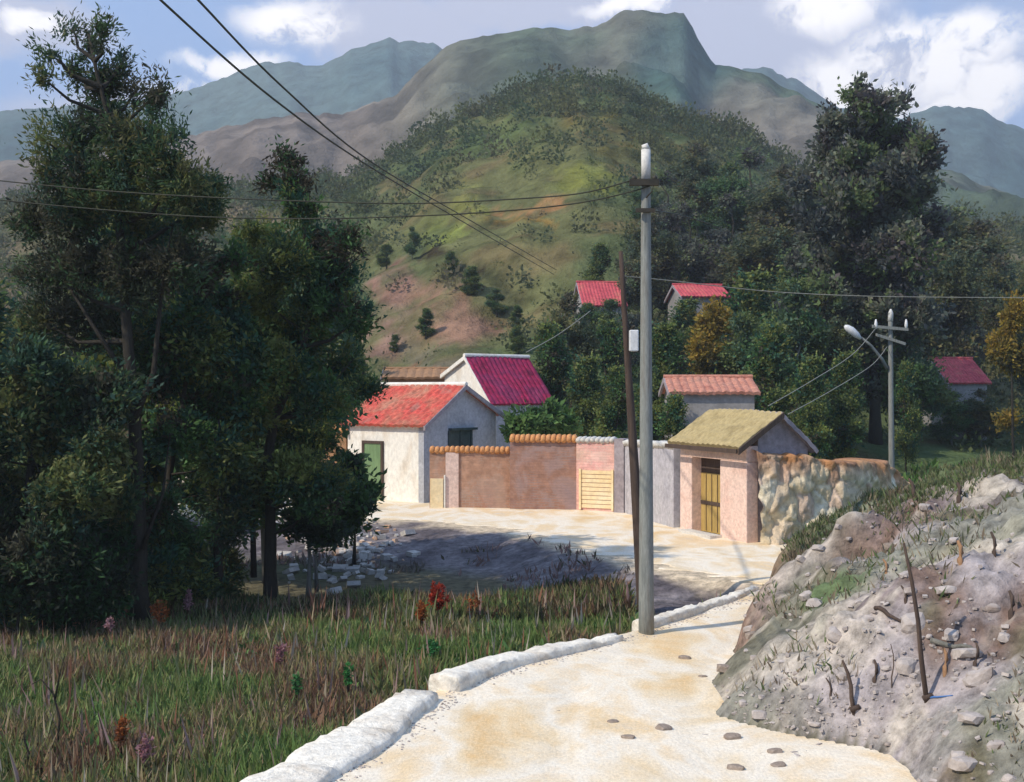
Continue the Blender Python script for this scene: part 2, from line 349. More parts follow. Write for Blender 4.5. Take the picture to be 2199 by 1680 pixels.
# road + courtyard sheet
ry = np.arange(2, 46, 0.1); rows = []
for y in ry:
    a = float(xl(y)) + 0.05 if y < 23.4 else float(ct(y)); b = float(np.interp(y, XR[:, 0], XR[:, 1])) + (0.7 if y < 30 else 0.1)
    a = max(a, -30) + ((.35 + 0.9 * float(fbm(y * 3.0, 0.0, 0.8, 4, 61))) if y > 23.4 else 0)
    rows.append(np.linspace(a, max(b, a + .5), 90))
RX = np.array(rows); RY = np.repeat(ry[:, None], 90, 1)
RZ = np.where((RX < 4.7) & (RY > 23.0), np.minimum(hroad(RX, RY) + .004, h(RX, RY) + .014), hroad(RX, RY) + .004)
RZ[:, 0] = np.where(RY[:, 0] > 23.0, h(RX[:, 0], RY[:, 0]) - .03, RZ[:, 0])
grid_mesh('road', RX, RY, RZ, None, M_road)

# ------------------------------------------------------------------ hills and mountains
def ridge(name, sil, yf, yr, zf, back, m, colf, n=(260, 70), amp=1.0, nsc=20, pw=1.15, seed=0, jag=0.0, px0=-900, px1=3200):
    s = np.array(sil, float); pxs = np.linspace(px0, px1, n[0]); ts = np.concatenate([np.linspace(0, 1, n[1]), 1 + np.linspace(0.08, 1, 12)])
    PX, T = np.meshgrid(pxs, ts)
    Yd = yf + (yr - yf) * np.minimum(T, 1) + back * np.maximum(T - 1, 0)
    ys = np.interp(pxs, s[:, 0], s[:, 1]) + jag * fbm(pxs, pxs * 0, 22, 4, seed + 3)
    zr = HC - (ys - CY) / F * yr
    prof = np.where(T <= 1, np.minimum(T, 1) ** pw, 1 - 0.8 * np.maximum(T - 1, 0) ** 1.1)
    Z = zf + (zr[None, :] - zf) * prof
    X = (PX - CX) / F * Yd
    env = np.sin(np.pi * np.clip(T, 0, 1)) ** 0.7
    Z = Z + env * amp * (fbm(X, Yd, nsc, 5, seed) - 0.6 * np.abs(fbm(X, Yd * 0.4, nsc * 1.3, 4, seed + 9)))
    PY = CY - (Z - HC) / Yd * F
    return grid_mesh(name, X, Yd, Z, colf(PX, PY, X, Yd, T), m), (pxs, ts, Z, yf, yr)

def patch(px, py, cx, cy, rx, ry, ang=0):
    a = math.radians(ang); dx = px - cx; dy = py - cy
    u = (dx * math.cos(a) + dy * math.sin(a)) / rx; v = (-dx * math.sin(a) + dy * math.cos(a)) / ry
    return np.clip(1.6 - 1.4 * (u * u + v * v), 0, 1)
def hill_col(px, py, x, y, t):
    n1 = fbm(x, y, 14, 5, 71) + .5; n2 = fbm(x, y, 4, 4, 73) + .5
    S = x.shape + (3,)
    col = lerpc(np.broadcast_to(c3(.132, .136, .058), S), c3(.078, .108, .046), np.clip(n1 * 1.8 - .4, 0, 1))
    col = lerpc(col, c3(.17, .12, .06), np.clip((n2 - .6) * 3, 0, 1) * .6)
    wx = px + 70 * fbm(x, y, 7, 5, 75, .65); wy = py + 60 * fbm(x, y, 7, 5, 77, .65)
    for (cx, cy, rx, ry, an, c, s) in [
        (870, 610, 110, 60, 25, (.27, .165, .115), 1.1), (960, 680, 110, 50, 20, (.28, .17, .11), 1.1), (820, 720, 100, 60, 0, (.26, .17, .12), 1.1),
        (1000, 760, 120, 40, 0, (.18, .15, .11), .7), (900, 790, 90, 12, 0, (.25, .13, .08), .8), (480, 470, 80, 30, 0, (.26, .19, .12), .8),
        (600, 500, 50, 20, 0, (.26, .17, .13), .6),
        (1020, 440, 40, 40, 0, (.25, .25, .06), .8), (970, 515, 70, 32, 0, (.21, .24, .06), .9), (1140, 440, 80, 18, 0, (.36, .19, .08), .9),
        (1120, 480, 90, 10, 5, (.34, .20, .05), .8), (1260, 390, 90, 45, 0, (.22, .23, .05), .8), (1090, 300, 120, 60, 20, (.10, .14, .045), .5),
        (1400, 300, 200, 40, 8, (.12, .10, .03), .7), (1250, 260, 90, 20, 0, (.20, .16, .04), .6), (980, 570, 50, 28, 40, (.04, .03, .02), .9),  # last patch: a dark slope shadow put into the soil colour
        (1060, 630, 70, 24, 40, (.05, .055, .03), .9), (900, 330, 80, 30, -30, (.05, .08, .04), .7), (2000, 560, 220, 60, 0, (.24, .19, .14), .8), (1700, 420, 120, 60, 0, (.15, .14, .10), .6),  # first patch carries that painted slope shadow on
        (2100, 850, 120, 60, 0, (.17, .15, .09), .8), (30, 700, 80, 250, 0, (.24, .17, .12), .6)]:
        col = lerpc(col, c3(*c) * .9, patch(wx, wy, cx, cy, rx, ry, an) * s * np.clip(.55 + 2.0 * fbm(x, y, 3.0, 4, 79, .6) + .25, .15, 1))
    return col
HS = [(-900, 520), (-400, 470), (0, 440), (430, 400), (600, 402), (780, 378), (850, 335), (920, 285), (1000, 240), (1060, 220), (1130, 180), (1250, 165), (1320, 185), (1380, 222), (1500, 255), (1600, 280), (1680, 335), (1750, 395), (1900, 450), (2199, 490), (2700, 560), (3200, 600)]
hill_o, HD = ridge('green_hill', HS, 54, 185, -0.5, 60, M_hill, hill_col, (420, 130), 5.0, 16, 1.0, 80, 8)
def hillz(x, y):
    pxs, ts, Z, yf, yr = HD
    px = CX + x / y * F; t = (y - yf) / (yr - yf)
    if t <= 0: return -99
    i = min(max(np.searchsorted(pxs, px), 1), len(pxs) - 1); j = min(int(t * 129), 128)
    return float(Z[j, i])
def gz(x, y): return max(float(h(x, y)), hillz(x, y))

def mid_col(px, py, x, y, t):
    n1 = fbm(x, y, 60, 5, 91) + .5; S = x.shape + (3,)
    left = sstep(1200, 700, px)
    a = lerpc(np.broadcast_to(c3(.075, .105, .065), S), c3(.16, .13, .105), left)
    a = lerpc(a, c3(.17, .145, .12), np.clip((n1 - .45) * 2.5, 0, 1) * (.5 + .4 * sstep(120, 330, py)))
    n2 = fbm(x, y, 14, 4, 95) + .5; a = a * (.72 + .56 * np.clip(n2 * 1.6 - .3, 0, 1))[..., None]
    a = lerpc(a, c3(.05, .11, .10), patch(px, py, 1470, 130, 120, 110) * .7)
    return a
MS = [(-900, 560), (-400, 480), (0, 350), (200, 320), (380, 297), (520, 264), (640, 242), (740, 247), (850, 203), (920, 132), (960, 97), (1060, 72), (1150, 57), (1230, 64), (1290, 52), (1345, 17), (1400, 27), (1470, 24), (1500, 88), (1530, 135), (1600, 152), (1650, 165), (1720, 205), (1780, 232), (1900, 280), (2000, 350), (2199, 430), (2700, 500), (3200, 560)]
ridge('mountain', MS, 190, 480, 0, 220, M_mount, mid_col, (420, 90), 26, 55, 1.0, 100, 8)
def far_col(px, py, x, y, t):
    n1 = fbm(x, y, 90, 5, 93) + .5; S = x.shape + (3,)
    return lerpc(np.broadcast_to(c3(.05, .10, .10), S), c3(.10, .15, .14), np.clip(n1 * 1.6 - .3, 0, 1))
FS = [(-900, 330), (-400, 300), (0, 240), (200, 222), (370, 206), (480, 168), (560, 137), (625, 128), (690, 145), (750, 108), (830, 85), (930, 92), (1000, 130), (1200, 240), (1500, 240), (1580, 150), (1640, 143), (1700, 168), (1790, 222), (1850, 250), (1950, 252), (2020, 228), (2100, 232), (2199, 282), (2600, 350), (3200, 420)]
ridge('distant_range', FS, 520, 950, 0, 400, M_mount, far_col, (400, 60), 45, 120, 0.9, 120, 10)

# ------------------------------------------------------------------ haze
hz = MB(); hz.box((0, 690, 146), (3600, 1420 + 40, 320)); 
hm = bpy.data.materials.new('haze_air'); hm.use_nodes = True; nt = hm.node_tree; nt.nodes.clear()
pv = N('ShaderNodeVolumePrincipled'); pv.inputs['Color'].default_value = (0.90, 0.96, 1.0, 1); pv.inputs['Density'].default_value = 0.00055
pv.inputs['Anisotropy'].default_value = 0.2
ho = N('ShaderNodeOutputMaterial'); L(pv.outputs[0], ho.inputs['Volume'])
hzo = hz.build('haze', hm); hzo['kind'] = 'stuff'
hzo.location = (0, 0, 0)

# ------------------------------------------------------------------ foliage
def quads(pos, dirs, side, ln, wd):
    """rhombic leaves: pos (n,3), dirs/side unit (n,3)"""
    a = pos; b = pos + dirs * (ln * 0.45)[:, None] + side * (wd * 0.5)[:, None]
    c = pos + dirs * ln[:, None]; d = pos + dirs * (ln * 0.45)[:, None] - side * (wd * 0.5)[:, None]
    return np.stack([a, b, c, d], 1).reshape(-1, 3)
def quad_obj(name, V, cols, m, parent=None, smooth=False):
    n = len(V) // 4
    me = bpy.data.meshes.new(name); me.vertices.add(n * 4); me.vertices.foreach_set('co', V.ravel().astype(np.float32))
    me.loops.add(n * 4); me.loops.foreach_set('vertex_index', np.arange(n * 4, dtype=np.int32))
    me.polygons.add(n); me.polygons.foreach_set('loop_start', np.arange(0, n * 4, 4, dtype=np.int32)); me.update()
    set_tint(me, np.repeat(cols, 4, 0)); me.materials.append(m)
    o = bpy.data.objects.new(name, me); C.objects.link(o)
    if parent: o.parent = parent
    return o
def unit(v): return v / np.maximum(np.linalg.norm(v, axis=1), 1e-6)[:, None]
def foliage(blobs, n, leaf=0.12, seed=1, pal=None, up=0.3, csize=0.28, thin=0.3, perc=70):
    """blobs: (cx,cy,cz,rx,ry,rz).  Leaf clusters spread through each blob."""
    r = np.random.default_rng(seed); B = np.array(blobs, float)
    wgt = (B[:, 3] * B[:, 5]) ** 1.0; wgt /= wgt.sum(); nc = max(8, n // perc)
    k = r.choice(len(B), nc, p=wgt); d = unit(r.normal(size=(nc, 3))); rad = r.uniform(0.1, 1.15, nc) ** 0.6
    cc = B[k, :3] + d * rad[:, None] * B[k, 3:]
    cs = csize * r.uniform(0.35, 1.35, nc)
    pal = np.array(pal); hue = r.uniform(0, 1, nc); ci = r.choice(len(pal), nc, p=None)
    # neighbouring clusters share colour: pick by noise
    nn = fbm(cc[:, 0] + cc[:, 1] * .5, cc[:, 2], 1.2, 3, seed) + .5 + r.normal(0, .16, nc)
    ci = np.clip((nn * len(pal)).astype(int), 0, len(pal) - 1)
    cd = unit(d * 0.6 + r.normal(size=(nc, 3)) * 0.5 + np.array([0, 0, up]))
    j = np.repeat(np.arange(nc), perc); m = len(j)
    off = r.normal(size=(m, 3)) * cs[j][:, None] * 0.38
    al = r.uniform(-1, 1, m) * cs[j]
    pos = cc[j] + off + cd[j] * al[:, None]
    dr = unit(cd[j] * 0.9 + r.normal(size=(m, 3)) * 0.6); sd_ = unit(np.cross(dr, r.normal(size=(m, 3))))
    ln = leaf * r.uniform(0.6, 1.6, m); wd = ln * thin * r.uniform(.7, 1.4, m)
    cols = pal[ci[j]] * r.uniform(0.7, 1.35, (m, 1)) * r.uniform(.92, 1.08, (m, 3))
    return quads(pos, dr, sd_, ln, wd), cols
DK = [(.045, .040, .025), (.035, .075, .030), (.055, .11, .032), (.030, .075, .045), (.10, .115, .032), (.045, .07, .03), (.13, .155, .042)]
DKB = [(.055, .055, .034), (.040, .050, .028), (.050, .090, .036), (.034, .070, .046), (.09, .095, .036), (.045, .08, .034), (.12, .135, .045)]
OLV = [(.075, .090, .045), (.11, .12, .05), (.08, .11, .065), (.14, .13, .055), (.08, .075, .05)]
GRN = [(.06, .11, .05), (.08, .15, .055), (.07, .12, .07), (.12, .15, .05)]
BRT = [(.10, .19, .05), (.14, .24, .07), (.08, .15, .05)]
YEL = [(.30, .20, .03), (.22, .17, .04), (.36, .26, .05), (.12, .11, .04)]
def lite(p, k): return [tuple(c * k for c in q) for q in p]
DK = lite(DK, 1.35); DKB = lite(DKB, 1.35); OLV = lite(OLV, 1.2); GRN = lite(GRN, 1.2)
GRY = [(.09, .10, .09), (.13, .145, .11), (.18, .19, .13), (.10, .09, .085), (.15, .20, .08)]

def branch_to(mb, trunk, q, r0, rr):
    """limb from the trunk polyline to point q"""
    q = Vector(q); best = None
    for i in range(len(trunk) - 1):
        for s in (0, .33, .66):
            p = trunk[i].lerp(trunk[i + 1], s)
            if p.z < q.z - 0.15 * (q - p).length:
                dd = (q - p).length + 0.6 * max(0, 0.5 - (q.z - p.z))
                if best is None or dd < best[0]: best = (dd, p)
    if best is None: return
    p = best[1]; mid = p.lerp(q, .5) + Vector((rr.uniform(-.12, .12), rr.uniform(-.12, .12), -0.08)) * best[0]
    mb.tube([p, p.lerp(mid, .55), mid, mid.lerp(q, .6) + Vector((rr.uniform(-.05, .05), 0, .03)) * best[0], q], [r0, r0 * .8, r0 * .6, r0 * .4, r0 * .15], 6, False)

def pix_tree(name, label, trunk_px, blobs_px, Y, n, seed, pal, r0=0.13, leaf=0.13, depth=0.9, extra=(), cat='tree', group=None, thin=0.3, up=0.3, csize=.26, bark=None, limbs=True, shr=.80):
    """a tree surveyed at distance Y; blobs (px,py,rx,ry[,dy])"""
    rr = random.Random(seed); s = Y / F
    b0 = trunk_px[0]; X0 = (b0[0] - CX) * s; base = Vector((X0, Y, gz(X0, Y)))
    pts = []
    for i, (a, b) in enumerate(trunk_px):
        p = P(a, b, Y) + Vector((0, rr.uniform(-.15, .15) * (i > 0), 0))
        if i == 0: p = base + Vector((0, 0, -.1))
        pts.append(p)
    bl = []
    for b in blobs_px:
        dy = b[4] if len(b) > 4 else rr.uniform(-1, 1) * depth
        c = P(b[0], b[1], Y + dy); bl.append((c.x, c.y, c.z, b[2] * s * shr, max(b[2], b[3]) * s * .8 * shr, b[3] * s * shr))
    root = empty(name, base, label, cat, group)
    mb = MB(); k = len(pts)
    fine = []; 
    for i in range(k - 1):
        for q in (0, .5): fine.append(pts[i].lerp(pts[i + 1], q) + Vector((rr.uniform(-.03, .03), rr.uniform(-.03, .03), 0)) * (q > 0))
    fine.append(pts[-1]); kk = len(fine)
    mb.tube(fine, [r0 * (1.35 if i == 0 else 1) * (1 - .85 * i / (kk - 1)) for i in range(kk)], 9)
    for ex in extra:
        e = [P(a, b, Y + rr.uniform(-.2, .2)) for a, b in ex[:-1]]; rad = ex[-1]
        mb.tube(e, [rad * (1 - .8 * i / (len(e) - 1)) for i in range(len(e))], 7)
    if limbs:
        for b in bl: branch_to(mb, pts, b[:3], r0 * rr.uniform(.2, .4), rr)
    mb.local(root).build('trunk', bark or M_bark, root, smooth=True)
    V, cc = foliage(bl, n, leaf, seed, pal, up, csize, thin)
    V -= np.array(base)
    quad_obj('crown', V, cc, LEAF, root)
    return root

# --- the dark trees on the left
pix_tree('conifer_tree', 'tallest dark tree at the left, ragged top reaching up into the sky', [(302, 1340), (298, 1150), (290, 1000), (280, 800), (262, 600), (250, 420), (235, 250), (190, 70)],
    [(150, 62, 30, 20), (190, 95, 28, 36), (218, 75, 12, 40), (110, 120, 22, 24), (90, 165, 9, 26), (258, 150, 12, 44), (285, 205, 22, 40), (332, 205, 22, 50), (220, 190, 44, 60), (165, 160, 26, 40), (230, 270, 60, 50), (170, 300, 70, 80), (290, 300, 80, 70), (345, 330, 50, 60),
     (378, 285, 10, 26), (90, 300, 10, 45), (110, 370, 40, 70), (230, 400, 110, 80), (380, 400, 80, 60), (445, 410, 40, 50), (420, 460, 60, 40), (300, 480, 90, 60), (150, 470, 80, 60), (70, 480, 45, 50), (200, 570, 120, 70), (90, 590, 60, 60),
     (300, 600, 80, 70), (390, 560, 60, 50), (170, 690, 110, 70), (280, 720, 90, 70), (80, 700, 50, 60)],
    22.5, 78000, 11, DKB, 0.17, 0.095, 0.9, extra=[[(290, 900), (330, 800), (350, 600), (372, 480), .07], [(285, 830), (200, 700), (90, 520), .06], [(305, 1180), (350, 1060), (365, 930), .05]], thin=.28, up=.55)
pix_tree('conifer_tree', 'slender dark tree with forked trunk left of the cream house, thin bare tip', [(582, 1290), (580, 1150), (575, 980), (590, 900), (640, 780), (668, 680), (660, 560), (650, 470), (615, 340)],
    [(598, 340, 12, 24), (620, 350, 30, 14), (590, 395, 26, 18), (625, 400, 24, 26), (655, 400, 14, 24), (650, 455, 34, 30), (690, 510, 70, 40), (745, 520, 34, 34), (540, 510, 40, 34), (610, 560, 80, 50), (730, 585, 60, 44), (700, 660, 80, 50), (560, 640, 60, 60), (640, 720, 70, 60), (765, 690, 40, 40),
     (600, 800, 80, 60), (740, 780, 50, 44), (785, 835, 34, 24), (690, 860, 60, 50), (600, 900, 70, 50), (680, 960, 50, 50), (640, 1020, 70, 60), (700, 1040, 44, 44), (690, 1085, 50, 34)],
    25.0, 58000, 12, DK, 0.14, 0.10, 0.8, extra=[[(545, 1240), (543, 1100), (550, 980), (560, 900), .07], [(600, 900), (690, 850), (760, 770), .05], [(660, 660), (720, 600), (775, 545), .04]], thin=.32, up=.4)
pix_tree('broadleaf_tree', 'thick dark tree standing between the tallest and the forked tree', [(358, 1330), (352, 1180), (362, 1020), (380, 900), (410, 760), (430, 620)],
    [(440, 590, 34, 40), (500, 560, 24, 24), (470, 640, 44, 40), (410, 680, 50, 40), (510, 700, 50, 44), (420, 760, 80, 60), (530, 780, 60, 60), (350, 800, 70, 60), (450, 860, 80, 60), (540, 900, 50, 60), (380, 930, 70, 50), (470, 980, 70, 60), (350, 720, 50, 60), (540, 1020, 40, 50), (440, 1060, 60, 50), (495, 1110, 50, 40)],
    24.0, 38000, 13, DK, 0.11, 0.105, 0.9, extra=[[(470, 1240), (465, 1120), (480, 1000), (470, 900), .10]], thin=.4)
pix_tree('broadleaf_tree', 'dark leaning tree at the left edge of the picture', [(110, 1370), (70, 1220), (60, 1050), (70, 900), (110, 760)],
    [(60, 790, 60, 60), (150, 830, 80, 60), (230, 860, 70, 60), (20, 900, 60, 70), (120, 930, 90, 60), (220, 970, 70, 60), (40, 1040, 80, 60), (150, 1060, 80, 60), (-40, 960, 60, 90), (250, 1080, 50, 50), (-60, 800, 60, 80), (-90, 1050, 70, 90)],
    21.5, 44000, 14, DKB, 0.13, 0.105, 0.9, extra=[[(210, 1330), (150, 1160), (60, 960), .05]], thin=.4)
pix_tree('young_tree', 'small pale stemmed tree beside the rubble, in front of the cream house', [(662, 1275), (668, 1200), (660, 1120), (665, 1060)],
    [(640, 1130, 40, 30), (700, 1140, 40, 28), (740, 1120, 34, 26), (680, 1080, 50, 30), (760, 1075, 30, 26)],
    25.6, 8000, 15, [(.03, .07, .02), (.045, .10, .03), (.03, .05, .03)], 0.06, 0.13, 0.5, extra=[[(680, 1270), (678, 1200), (690, 1120), .05]], bark=M_barkg, thin=.4)
for i, (bpx, Y, bb, nn, sd_, pal, lab) in enumerate([
    ((40, 1350), 21.0, [(30, 1250, 70, 80), (-50, 1200, 80, 110), (90, 1180, 70, 70), (10, 1130, 80, 60), (-20, 1310, 60, 40)], 16000, 21, DKB, 'blackish shrub under the leaning tree at the left edge'),
    ((180, 1350), 21.6, [(160, 1230, 80, 70), (230, 1180, 60, 60), (130, 1290, 60, 50), (220, 1270, 60, 50), (160, 1140, 60, 50)], 16000, 22, [(.02, .05, .02), (.035, .085, .03), (.03, .04, .025), (.02, .06, .025)], 'dark bushy shrub left of the tallest trunk'),
    ((270, 1330), 23.6, [(290, 1200, 60, 60), (340, 1240, 60, 60), (390, 1180, 60, 60), (260, 1130, 60, 50), (420, 1240, 50, 50), (340, 1100, 60, 50)], 14000, 23, DK, 'dark shrub between the two thickest trunks'),
    ((470, 1290), 24.6, [(480, 1130, 34, 50), (475, 1210, 34, 40), (490, 1070, 40, 40), (460, 1270, 50, 22)], 12000, 24, DKB, 'narrow dark shrub standing before the pale ground gap'),
    ]):
    pix_tree('shrub', lab, [bpx, (bpx[0], bpx[1] - 60)], bb, Y, int(nn * 1.3), sd_, pal, 0.05, 0.115, 0.6, cat='shrub', thin=.3)
pix_tree('shrub', 'leafy green shrub hanging over the rubble beside the cream wall', [(760, 1150), (765, 1090)],
    [(740, 1085, 40, 24), (780, 1060, 26, 22), (722, 1030, 26, 26), (750, 1010, 24, 24), (735, 1110, 34, 22)], 30.0, 7000, 26,
    [(.04, .09, .03), (.07, .15, .05), (.03, .05, .03), (.13, .20, .09)], 0.05, 0.17, 0.4, cat='shrub', thin=.4)

# --- trees farther off: five kinds, copied
def kind_tree(label, H, bl, n, seed, pal, leaf, r0, bark=None, csize=.5, thin=.5, name='tree', perc=45, limbs=True):
    rr = random.Random(seed); root = empty(name, (0, 0, 0), label, 'tree')
    pts = [Vector((rr.uniform(-.02, .02) * H * i, rr.uniform(-.02, .02) * H * i, H * t)) for i, t in enumerate((-.02, .25, .5, .72, .92))]
    mb = MB(); mb.tube(pts, [r0, r0 * .8, r0 * .6, r0 * .4, r0 * .15], 7)
    for b in bl: branch_to(mb, pts, b[:3], r0 * .35, rr)
    mb.build('trunk', bark or M_bark, root, smooth=True)
    V, cc = foliage(bl, n, leaf, seed, pal, .3, csize, thin, perc); quad_obj('crown', V, cc, LEAF, root)
    return root
def rblobs(seed, H, R, n, lo=.3, top=1.0, shape='round'):
    rr = random.Random(seed); out = []
    for i in range(n):
        t = rr.uniform(lo, top); e = math.sin(math.pi * min(1, (t - lo) / (top - lo) * .8 + .18)) if shape == 'round' else (1.08 - t) / (1.08 - lo)
        a = rr.uniform(0, 6.28); d = R * e * rr.uniform(.2, .85)
        s = R * rr.uniform(.28, .48) * (.6 + .5 * e)
        out.append((d * math.cos(a), d * math.sin(a), H * t - s * .4, s, s, s * rr.uniform(.6, .95)))
    return out
KT = [kind_tree('x', 10, rblobs(1, 10, 2.6, 16, .28), 27000, 31, OLV, .21, .16, M_barkg),
      kind_tree('x', 10, rblobs(2, 10, 2.0, 14, .22), 25200, 32, lite(DK, 1.25), .21, .14),
      kind_tree('x', 10, rblobs(3, 10, 2.4, 15, .3), 25200, 33, GRN, .21, .14, M_barkg),
      kind_tree('x', 10, rblobs(4, 10, 2.2, 14, .2, 1.0, 'cone'), 25200, 34, GRY, .21, .15),
      kind_tree('x', 10, rblobs(5, 10, 1.6, 9, .25), 14400, 35, YEL, .21, .12)]
used = [False] * 5
def dup_tree(k, px, Y, top, wide=1.0, label='', group=None, rz=None):
    X = (px - CX) / F * Y; z = gz(X, Y) - .1; Ht = HC - (top - CY) / F * Y - z; s = Ht / 10.0
    if Ht < 1.0: print('LOW TREE', px, Y, top, round(Ht, 2)); s = .12
    src = KT[k]
    if used[k]:
        r = src.copy(); C.objects.link(r)
        for ch in list(src.children):
            c = ch.copy(); C.objects.link(c); c.parent = r
    else: r = src; used[k] = True
    r.location = (X, Y, z - .05); r.scale = (s * wide, s * wide, s); r.rotation_euler = (0, 0, random.uniform(0, 6.28) if rz is None else rz)
    r['label'] = label
    if group: r['group'] = group
    elif 'group' in r: del r['group']
    return r
GW = 'trees of the wood behind the village'
wood = [
 (1, 1178, 53, 700, 1.0, 'dark green tree right of the crimson roof'), (0, 1225, 58, 640, .9, 'olive tree left of the pink roof up the slope'),
 (1, 1262, 50, 770, 1.0, 'low dark tree over the coping of the purple brick wall'), (1, 1305, 62, 690, 1.1, 'blackish tree directly under the pink roof up the slope'),
 (3, 1345, 70, 590, .8, 'dark grey tree behind the thin wooden pole'), (1, 1325, 48, 790, 1.0, 'dark tree behind the pink brick wall'),
 (0, 1400, 82, 500, .9, 'olive tree behind the upper half of the concrete pole'), (1, 1430, 52, 700, 1.0, 'dark tree left of the coral roof behind the gate'),
 (3, 1470, 86, 460, .8, 'tall grey green tree right of the concrete pole'), (4, 1535, 56, 662, 1.1, 'yellow leaved tree above the coral roof behind the gate'),
 (3, 1560, 86, 440, .9, 'grey tree above the long narrow red roof'), (2, 1600, 54, 680, 1.0, 'green tree directly right of the yellow tree behind the gate'),
 (0, 1640, 82, 500, 1.0, 'olive tree halfway between the concrete pole and the tallest right tree'), (1, 1660, 50, 700, 1.1, 'dark tree above the gable of the gatehouse'),
 (3, 1700, 72, 520, .9, 'grey green tree left of the tallest right tree'), (2, 1710, 57, 610, 1.0, 'fresh green tree left of the street lamp head'),
 (1, 1745, 47, 770, .9, 'low dark tree behind the cream rock wall'), (0, 1770, 60, 640, 1.0, 'olive tree just left of the street lamp'),
 (1, 1820, 52, 760, 1.0, 'dark tree below the street lamp head'), (2, 1960, 62, 640, 1.0, 'green tree right of the street lamp pole'),
 (0, 2020, 74, 500, .9, 'olive tree on the right below the blue mountain'), (3, 2060, 78, 600, .8, 'grey tree left of the red roof at the right'),
 (1, 1945, 55, 780, .7, 'dark small tree immediately right of the street lamp pole'), (4, 2180, 50, 650, .8, 'yellow leaved tree at the right edge'),
 (0, 2150, 82, 590, .8, 'olive tree above the red roof at the right edge'), (0, 2230, 70, 560, .9, 'olive tree cut by the right edge of the picture'),
 (1, 1600, 46, 800, .8, 'dark tree behind the coral roofed house'),
 (3, 1430, 92, 400, 1.0, 'tall grey green tree on the slope directly right of the pole top'), (0, 1500, 98, 350, 1.0, 'olive tree high on the slope right of the pole top'),
 (2, 1565, 94, 390, 1.0, 'green tree high on the slope above the long narrow red roof'), (3, 1625, 98, 350, 1.1, 'grey tree high on the slope left of the tallest right tree'),
 (0, 1690, 90, 400, 1.1, 'broad olive tree touching the left side of the tallest right tree'), (1, 1720, 76, 560, 1.1, 'dark tree under the left limb of the tallest right tree'),
 (3, 1800, 84, 460, 1.2, 'grey green tree behind the trunk of the tallest right tree'), (0, 1960, 90, 440, 1.2, 'olive tree right of the tallest right tree crown'),
 (1, 1530, 66, 690, 1.0, 'dark tree below the long narrow red roof'), (1, 1620, 60, 590, 1.1, 'dark tree midway between the yellow tree and the lamp'),
 (3, 2040, 94, 470, 1.1, 'pale grey tree below the blue mountain at the right'), (0, 2110, 88, 520, 1.1, 'olive tree behind the right edge yellow tree'),
 (2, 1385, 100, 430, .9, 'green tree on the slope just left of the pole top'), (1, 1290, 84, 560, .9, 'dark tree on the slope above the pink roof'),
]
for k, px, Y, top, wd, lab in wood: dup_tree(k, px, Y, top - (35 if Y > 80 else 0), wd * (1.35 if Y > 75 else 1.0), lab, GW)
def slope_y(px, py):
    for Y in np.arange(55, 184, .5):
        if CY - (gz((px - CX) / F * Y, Y) - HC) / Y * F <= py: return float(Y)
    return 184.0
for k, px, bot, top, wd, lab in [(1, 915, 728, 662, 1.5, 'round dark bush on the brown slope above the cream house'), (1, 970, 600, 540, 1.7, 'dark bush at the top of the brown patch on the slope'),
 (1, 1015, 640, 572, 1.7, 'dark bush right of the top of the brown patch on the slope'), (2, 1065, 690, 620, 1.6, 'dark green bush between the brown slope and the pink roof'), (1, 850, 765, 718, 1.6, 'small dark bush low on the brown slope'),
 (1, 830, 578, 525, 2.0, 'dark green bush at the upper left of the brown slope'), (2, 885, 560, 488, 1.0, 'upright green bush on the upper slope'), (1, 1112, 765, 700, 1.5, 'dark bush above the ridge of the crimson roof'),
 (1, 1110, 705, 655, 1.6, 'dark bush halfway between crimson roof and pink roof')]:
    dup_tree(k, px, slope_y(px, bot), top, wd, lab, 'bushes on the slope behind the houses')
for k, px, Y, top, wd, lab in [
 (1, 60, 34, 690, 1.2, 'dark tree in the back row at the left edge'), (0, 180, 38, 640, 1.1, 'olive tree in the back row behind the tallest trunk'),
 (1, 330, 36, 660, 1.2, 'dark tree in the back row between the two tallest trunks'), (0, 460, 46, 560, 1.0, 'olive tree in the back row left of the forked trunk'),
 (1, 560, 47, 600, 1.1, 'dark tree in the back row behind the forked trunk'), (2, 680, 50, 640, .9, 'green tree in the back row beside the red roofed house'), (1, -60, 32, 600, 1.2, 'dark back row tree partly outside the left edge'), (1, 335, 28, 430, 1.15, 'added tree hidden behind the tallest trunk, there to shade the yard'), (2, 575, 27.5, 500, 1.1, 'added tree hidden behind the forked trunk, there to shade the yard'),  # last two trees are added out of sight to throw shade on the yard
 (1, 755, 56, 720, .8, 'dark tree behind the ridge of the red roofed house')]:
    dup_tree(k, px, Y, top, wd, lab, 'back row of trees on the left')

